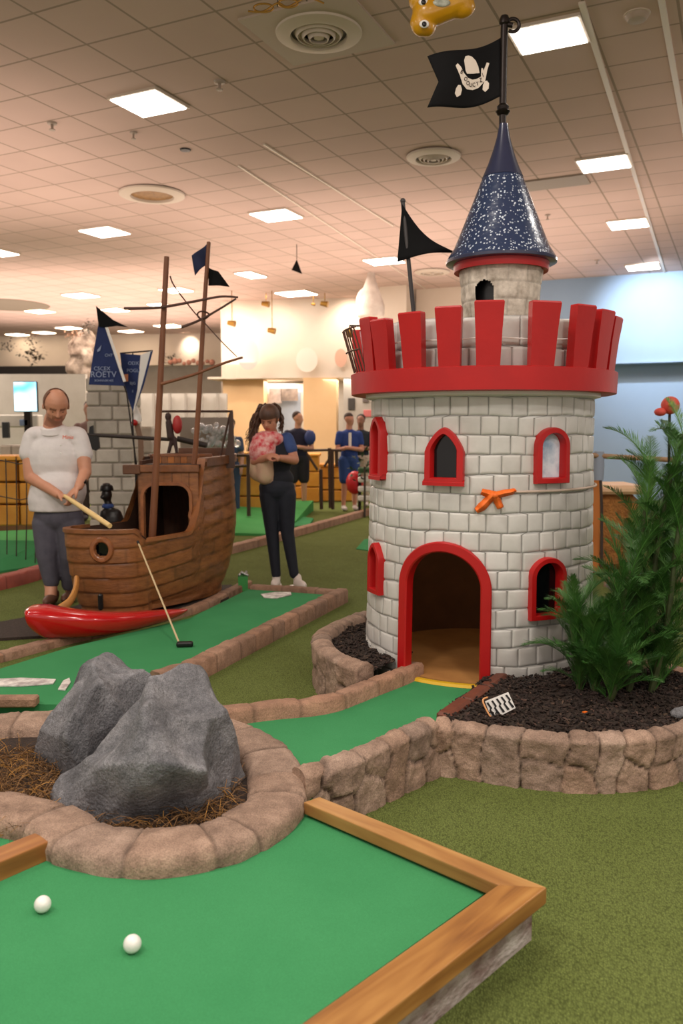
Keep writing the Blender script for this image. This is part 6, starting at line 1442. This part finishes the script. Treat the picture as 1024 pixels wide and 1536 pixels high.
poly3([(180, 530), (214, 533), (212, 575), (199, 617), (186, 580)], 8.8, 'banner_cloth', m_bnavy, b2n); poly3([(211, 532), (228, 526), (215, 575), (199, 620), (206, 585)], 8.79, 'white_edge', m_white, b2n); poly3([(226, 527), (229, 527), (216, 577), (203, 612), (214, 573)], 8.785, 'dark_edge', m_bnavy, b2n)
q = MB(); q.tube([Q(180, 530, 8.82), Q(229, 526, 8.82)], .008, 8); q.build('banner_crossbar', m_metal, b2n); q = MB(); q.tube([Q(199, 530, 8.83), Q(199, 640, 8.82), Q(203, 700, 8.82), (Q(203, 700, 8.82).x, 8.82, 0)], .008, 8); q.build('banner_pole', m_metal, b2n)
for (x, y, s_, tx) in ((200, 545, .05, 'ODX'), (200, 556, .05, 'POGU'), (199, 575, .04, 'BJG'), (199, 587, .03, 'E')): text_part(tx, s_, Matrix.Translation(Q(x, y, 8.785)) @ Matrix.Rotation(pi/2, 4, 'X'), m_pale, b2n, 'banner_text', .001)
poly3([(184, 562), (192, 561), (192, 572), (185, 573)], 8.78, 'orange_patch', M('orange_patch', (220, 140, 96), rough=.7), b2n)
# garden gnome-like post with white cone and red bobble
t = thing('torch_post', 'slim pale post with a white cone and red bobble between the banner and the mast', 'post', Q(210, 700, 9.0)); q = MB(); q.tube([(Q(213, 760, 9.0).x, 9.0, 0), Q(211, 660, 9.0), Q(205, 636, 9.0)], .03, 10); q.build('post', M('post_brown', (134, 104, 84), rough=.6), t)
q = MB(); q.lathe([(.06, 0), (.05, .06), (.0001, .18)], 16, Q(205, 632, 9.0)); q.build('white_cone', m_white, t); q = MB(); q.ball(Q(202, 634, 8.95), .035, 12); q.build('red_bobble', m_red, t)
# --- right: bamboo rail, amber straw stack, coral lantern, turf mound
m_bam = M('bamboo', (176, 140, 104), (140, 104, 74), scale=12, rough=.5)
t = thing('bamboo_fence', 'bamboo handrail on a thin post between the castle and the tall palm', 'fence', Q(902, 830, 7.6))
q = MB(); q.tube([Q(888, 683, 7.6), Q(935, 686, 7.6), Q(1010, 690, 7.6)], .024, 10); q.build('handrail', m_bam, t); q = MB(); q.tube([Q(899, 680, 7.6), Q(902, 760, 7.6), Q(902, 850, 7.6)], .014, 8); q.build('post', M('blackened_post', (66, 52, 46), rough=.6), t)
q = MB(); q.lathe([(.045, 0), (.05, .12), (.045, .26)], 14, Q(897, 720, 7.62)); q.build('pale_wrap', M('blue_grey_wrap', (150, 160, 178), rough=.7), t)
t = thing('straw_stack', 'amber straw stack with a pale lid behind the bamboo fence by the castle', 'straw', Q(905, 850, 8.4)); a, b2 = Q(882, 850, 8.4), Q(960, 742, 8.4)
q = MB(); q.box(((a.x+b2.x)/2, 8.7, b2.z/2), (b2.x-a.x, .6, b2.z), bev=.06); q.build('straw_body', M('amber_straw', (206, 142, 74), (126, 78, 38), scale=14, rough=.8, bump=1, bscale=50, bdist=.03, contrast=.2), t)
q = MB(); q.box(((a.x+b2.x)/2, 8.68, b2.z+.05), (b2.x-a.x+.1, .68, .09), bev=.03); q.build('pale_lid', M('pale_lid', (244, 206, 168), rough=.6), t)
c = Q(882, 800, 8.2); q = MB(); q.box((c.x+.06, 8.25, .55), (.12, .1, 1.1), bev=.02); q.build('corner_board', M('amber_board', (196, 116, 50), rough=.6), t)
t = thing('coral_lantern', 'round coral-red paper lantern above the tall palm at the right edge', 'lantern', Q(1002, 612, 7.0)); m_coral = M('coral_paper', (226, 96, 82), (206, 70, 60), scale=20, rough=.6)
q = MB(); q.ball(Q(1005, 608, 7.0), .075, 20); q.build('lantern_globe', m_coral, t); q = MB(); q.ball(Q(990, 618, 6.98), (.05, .05, .035), 14); q.build('lower_tuft', m_coral, t); q = MB(); q.ball(Q(1006, 606, 6.92), .022, 10); q.build('yellow_button', m_yel, t)
q = MB(); q.tube([Q(1004, 612, 7.02), Q(1003, 700, 7.02), (Q(1003, 700, 7.02).x, 7.02, 0)], .012, 8); q.build('stand', m_metal, t)
q = MB(); q.ball((0, 0, 0), (.75, .55, .22), 40); o_ = q.build('turf_mound', m_olive); o_.location = P(1020, 985, 0); tag(o_, 'rounded olive turf mound behind the mulch bed at the right edge', 'mound')
q = sweep([pp(905, 880, 0), pp(980, 890, 0), pp(1060, 880, 0)], [(0, 0), (0, .1), (.1, .1), (.1, 0)], block=.3, seed=61, step=.03); tag(q.build('stone_curb', m_brickcurb, fixn=True), 'brown curb far behind the palms at the right edge', 'curb')
# fallen stroller-like bench and red balloon beside the castle
t = thing('park_bench', 'white and green slatted bench beside the castle behind the child in blue', 'bench', Q(553, 755, 13.8))
for k in range(4): q = MB(); c = Q(553, 705+14*k, 13.8); q.box((c.x, 13.8, c.z), (.36, .2, .09), bev=.02); q.build('slat', m_white if k != 0 else M('bench_green', (58, 96, 58), rough=.6), t)
for sx in (-.15, .15): q = MB(); c = Q(553, 700, 13.8); q.box((c.x+sx, 13.85, c.z/2), (.05, .05, c.z), bev=.01); q.build('leg', m_metal, t)
q = MB(); c = Q(532, 724, 14.0); q.ball(c, (.15, .15, .20), 18); o_ = recentre(q.build('red_balloon', M('balloon_red', (200, 30, 44), rough=.3))); tag(o_, 'red balloon low beside the child in blue', 'balloon')
t = thing('leafy_plant', 'small leafy plant behind the red balloon', 'plant', (Q(547, 697, 13.5).x, 13.5, 0)); leafclump(t, 547, 697, 13.5, .3, 60, 31, M('deep_leaf', (44, 70, 38), rough=.6)); q = MB(); q.tube([(Q(547, 697, 13.5).x, 13.5, 0), Q(547, 700, 13.5)], .02, 6); q.build('stem', m_dleaf, t)
# white plaster spire on the pillar behind the battlements
t = thing('plaster_spire', 'whitish plaster spire sculpture hanging on the cream pillar behind the battlements', 'sculpture', Q(556, 478, 16.5)); c = Q(556, 478, 16.5)
mb = MB(); mb.lathe([(.0001, 0), (.26, .02), (.27, .25), (.16, .55), (.08, .8), (.05, 1.4)], 20, c); mb.ball(c+Vector((-.14, 0, .3)), (.16, .15, .28), 14); blob(mb, 'plaster_body', M('plaster', (224, 214, 204), (176, 162, 152), scale=3, rough=.8), t, .03, 3)
# --- ceiling fittings
def disc_vent(px, py, r, label, name='ceiling_vent', inner=None, rings=3, plate=None):
    c = P(px, py, HC); t = thing(name, label, 'vent', (c.x, c.y, HC-.05)); mw = M('vent_white', (206, 192, 178), rough=.5)
    if plate: q = MB(); q.box((c.x, c.y, HC-.008), (plate, plate*.95, .016), mat=Matrix.Rotation(-GA, 3, 'Z')); q.build('vent_plate', M('vent_plate', (188, 172, 158), rough=.6), t, smooth=False)
    q = MB(); q.lathe([(r, -.012), (r*.98, -.03), (r*.72, -.05), (r*.66, -.048), (r*.64, -.012)], 40, (c.x, c.y, HC)); q.build('vent_rim', mw, t)
    q = MB(); q.lathe([(r*.66, -.006), (r*.66, -.018)], 32, (c.x, c.y, HC)); q.build('vent_throat', inner or m_black, t)
    for k in range(rings): rr = r*(.56-.14*k); q = MB(); q.lathe([(rr, -.022), (rr-.02, -.05-.01*k), (rr-.028, -.048-.01*k), (rr-.012, -.02)], 36, (c.x, c.y, HC)); q.build('vent_ring', mw, t)
    if rings: q = MB(); q.lathe([(.0001, -.06), (r*.12, -.055), (r*.13, -.04)], 20, (c.x, c.y, HC)); q.build('vent_hub', mw, t)
disc_vent(478, 46, .33, 'large round ringed air diffuser at the top of the ceiling beside the yellow fish', plate=.9)
disc_vent(228, 290, .42, 'round ceiling vent with a brass-brown centre above the left ceiling', inner=M('brass_grille', (170, 128, 76), (116, 82, 46), scale=20, rough=.5), rings=0)
disc_vent(650, 233, .30, 'round ceiling vent left of the blue spire tip')
disc_vent(648, 407, .34, 'small far round vent between the black pennant and the spire', rings=1)
c = P(10, 457, HC); q = MB(); q.lathe([(1.0, 0), (.98, -.02), (.0001, -.025)], 40, (c.x, c.y, HC)); tag(recentre(q.build('ceiling_vent', M('grey_green', (120, 110, 94), rough=.7))), 'wide dark flat round ceiling vent far at the left', 'vent')
c = P(832, 273, HC); q = MB(); q.box((c.x, c.y, HC-.01), (.78, .42, .02), mat=Matrix.Rotation(-GA, 3, 'Z')); tag(recentre(q.build('ceiling_vent', M('grey_grille', (150, 138, 126), rough=.6), smooth=False)), 'flat grey rectangular ceiling panel right of the spire', 'vent')
def sprinkler(px, py, label, name='sprinkler', r=.05):
    c = P(px, py, HC); t = thing(name, label, 'sprinkler', (c.x, c.y, HC-.1)); q = MB(); q.lathe([(r, 0), (r*.9, -.015), (r*.3, -.02), (r*.25, -.06), (r*.6, -.065), (r*.6, -.072), (.0001, -.075)], 20, (c.x, c.y, HC)); q.build('sprinkler_head', M('sprinkler_grey', (168, 152, 140), rough=.4), t)
sprinkler(329, 122, 'white ceiling sprinkler right of the upper left light'); sprinkler(78, 184, 'small ceiling sprinkler at the upper left, left of the light'); sprinkler(200, 198, 'faint ceiling sprinkler under the upper left light', r=.04); sprinkler(821, 322, 'small ceiling sprinkler right of the cone roof', r=.04); sprinkler(895, 390, 'far dark ceiling sprinkler above the blue wall', r=.05)
c = P(278, 224, HC); q = MB(); q.lathe([(.06, 0), (.055, -.015), (.0001, -.018)], 20, (c.x, c.y, HC)); tag(recentre(q.build('ceiling_hole_cover', m_black)), 'small flat black disc on the ceiling above the brass vent', 'cover')
c = P(955, 21, HC); t = thing('smoke_detector', 'round white smoke detector on the ceiling at the upper right', 'detector', (c.x, c.y, HC-.04)); q = MB(); q.lathe([(.085, 0), (.085, -.02), (.065, -.045), (.0001, -.05)], 28, (c.x, c.y, HC)); q.build('detector_body', M('detector_tan', (176, 158, 142), rough=.5), t); q = MB(); q.lathe([(.095, 0), (.095, -.008), (.08, -.01)], 28, (c.x, c.y, HC)); q.build('base_ring', m_lframe, t)
# wire ornament hanging at the very top
t = thing('wire_ornament', 'looping brass wire ornament hanging under the ceiling left of the round diffuser', 'ornament', P(400, 12, 4.2)); q = MB()
cen = [Q(372, 22, 5.4), Q(395, 12, 5.4), Q(416, 10, 5.4), Q(432, 5, 5.4), Q(460, 2, 5.4), Q(486, 0, 5.4)]
q.tube(catmull([v+Vector((0, 0, .02*((-1)**k))) for k, v in enumerate(cen)], 6), .006, 6); q.build('wire_bar', m_brass, t)
for k, v in enumerate((cen[1], cen[3])): q = MB(); q.tube([v+Vector((.06*cos(a), 0, .025*sin(a))) for a in [2*pi*i/20 for i in range(21)]], .006, 6, cap=False); q.build('wire_loop', m_brass, t)
q = MB(); q.tube([cen[2], (cen[2].x, cen[2].y, HC)], .003, 6); q.tube([cen[4], (cen[4].x, cen[4].y, HC)], .003, 6); q.build('hanger', m_metal, t)
# yellow fish hanging
t = thing('yellow_fish', 'yellow moulded fish with a round black eye hanging from the ceiling at the top edge', 'fish', Q(655, 20, 5.0)); W = lambda x, y, d=0: Q(x, y, 5.0+d); m_fy = M('fish_yellow', (206, 152, 14), (186, 132, 10), scale=6, rough=.35, coat=.4)
mb = MB(); mb.ball(W(634, 34), (.075, .06, .075), 16); mb.cap(W(640, 20), .085, W(690, 2), .075); mb.ball(W(692, 10), (.08, .06, .065), 14); mb.cap(W(628, 0), .06, W(690, -14), .07); mb.ball(W(640, 44), (.05, .05, .04), 12); blob(mb, 'fish_body', m_fy, t, .010, 4)
for (x, y) in ((636, 36), (635, 3)): q = MB(); q.ball(W(x, y, -.07), (.028, .012, .022), 14); e_ = q.build('eye_white', m_white, t); q = MB(); q.ball(W(x, y, -.082), (.014, .008, .014), 12); q.build('pupil', m_black, e_)
q = MB(); q.ball(W(662, 4, -.08), (.05, .01, .022), 14); q.build('mouth', M('fish_mouth', (60, 70, 52), (210, 214, 200), scale=14, rough=.3), t); q = MB(); q.tube([W(660, 0), (W(660, 0).x, 5.0, HC)], .004, 6); q.build('hanger', m_metal, t)
# black paper triangle hanging far back
t = thing('hanging_triangle', 'small black cloth triangle hanging from the far ceiling above the spotlit white wall', 'pennant', Q(445, 408, 14)); poly3([(445, 389), (437, 405), (453, 411)], 14, 'cloth', m_flag, t, .01); a = Q(445, 389, 14); q = MB(); q.tube([a, (a.x, a.y, HC)], .006, 6); q.build('hanger', m_metal, t)
# --- spotlights
def spotfix(px, py, Y, label, drop=None, s=1.0):
    c = Q(px, py, Y); t = thing('spotlight', label, 'spotlight', (c.x, c.y, c.z)); q = MB(); q.tube([c+Vector((-.09, 0, .0))*s, c+Vector((.07, -.04, -.03))*s], [.05*s, .07*s], 12); q.build('lamp_head', m_brass, t)
    q = MB(); q.tube([c, (c.x, c.y, min(HC, c.z+(drop or HC)))], .010, 6); q.build('stem', m_brass, t)
spotfix(399, 455, 18.9, 'brass spotlight high on the white wall, just under the ceiling at its left'); spotfix(487, 455, 18.9, 'brass spotlight high on the white wall at its right'); spotfix(470, 456, 19.0, 'tiny brass spotlight beside the right high one', s=.5)
spotfix(348, 484, 18.6, 'brass spotlight hanging beside the ship yardarm'); spotfix(408, 495, 18.6, 'low hanging brass spotlight in the middle of the white wall')
# wall decals
for (x, y, w_, h_, lb, cc) in ((372, 532, .5, .7, 'faint grey brush-like decal on the white wall at its left', (206, 200, 194)), (460, 540, .5, .55, 'faint round white medallion on the white wall under the glow', (236, 228, 216)), (511, 537, .28, .42, 'small pinkish decal on the white wall near the castle', (224, 178, 156))):
    c = Q(x, y, 19.45); q = MB(); q.lathe([(.0001, -.02), (w_/2*.95, -.02), (w_/2, 0), (.0001, 0.0)], 20, (0, 0, 0), Matrix.Rotation(pi/2, 3, 'X'), sq=h_/w_); q.v = [(v[0]+c.x, v[1]+c.y, v[2]+c.z) for v in q.v]; o_ = recentre(q.build('wall_decal', M('dec%d' % x, cc, rough=.7))); tag(o_, lb, 'decal')
def spot(loc, tgt, e, ang=70, col=(1, .80, .64), blend=1, r=.05):
    ld = bpy.data.lights.new('spot', 'SPOT'); ld.energy = e; ld.spot_size = R_(ang); ld.spot_blend = blend; ld.color = col; ld.shadow_soft_size = r
    o_ = bpy.data.objects.new('spot_lamp', ld); C.objects.link(o_); o_.location = loc; d = Vector(tgt)-Vector(loc); o_.rotation_euler = d.to_track_quat('-Z', 'Y').to_euler(); return o_
for (px, py, e, an) in ((465, 492, 240, 85), (345, 500, 110, 95), (405, 500, 70, 95), (525, 500, 90, 95)):
    tg = Q(px, py, 19.7); spot((tg.x, 18.9, tg.z+.75), (tg.x, 19.75, tg.z), e, an)
for (px, py, e) in ((14, 530, 190), (45, 530, 190), (85, 530, 190), (230, 530, 45), (290, 540, 60)):
    tg = Q(px, py, 27.3); spot((tg.x, 26.4, tg.z+.7), (tg.x, 27.4, tg.z), e, 80)
tg = Vector((6.0, 16.2, 3.6)); spot((6.0-.7, 14.6, 4.3), tg, 420, 75, (.86, .93, 1), .8)
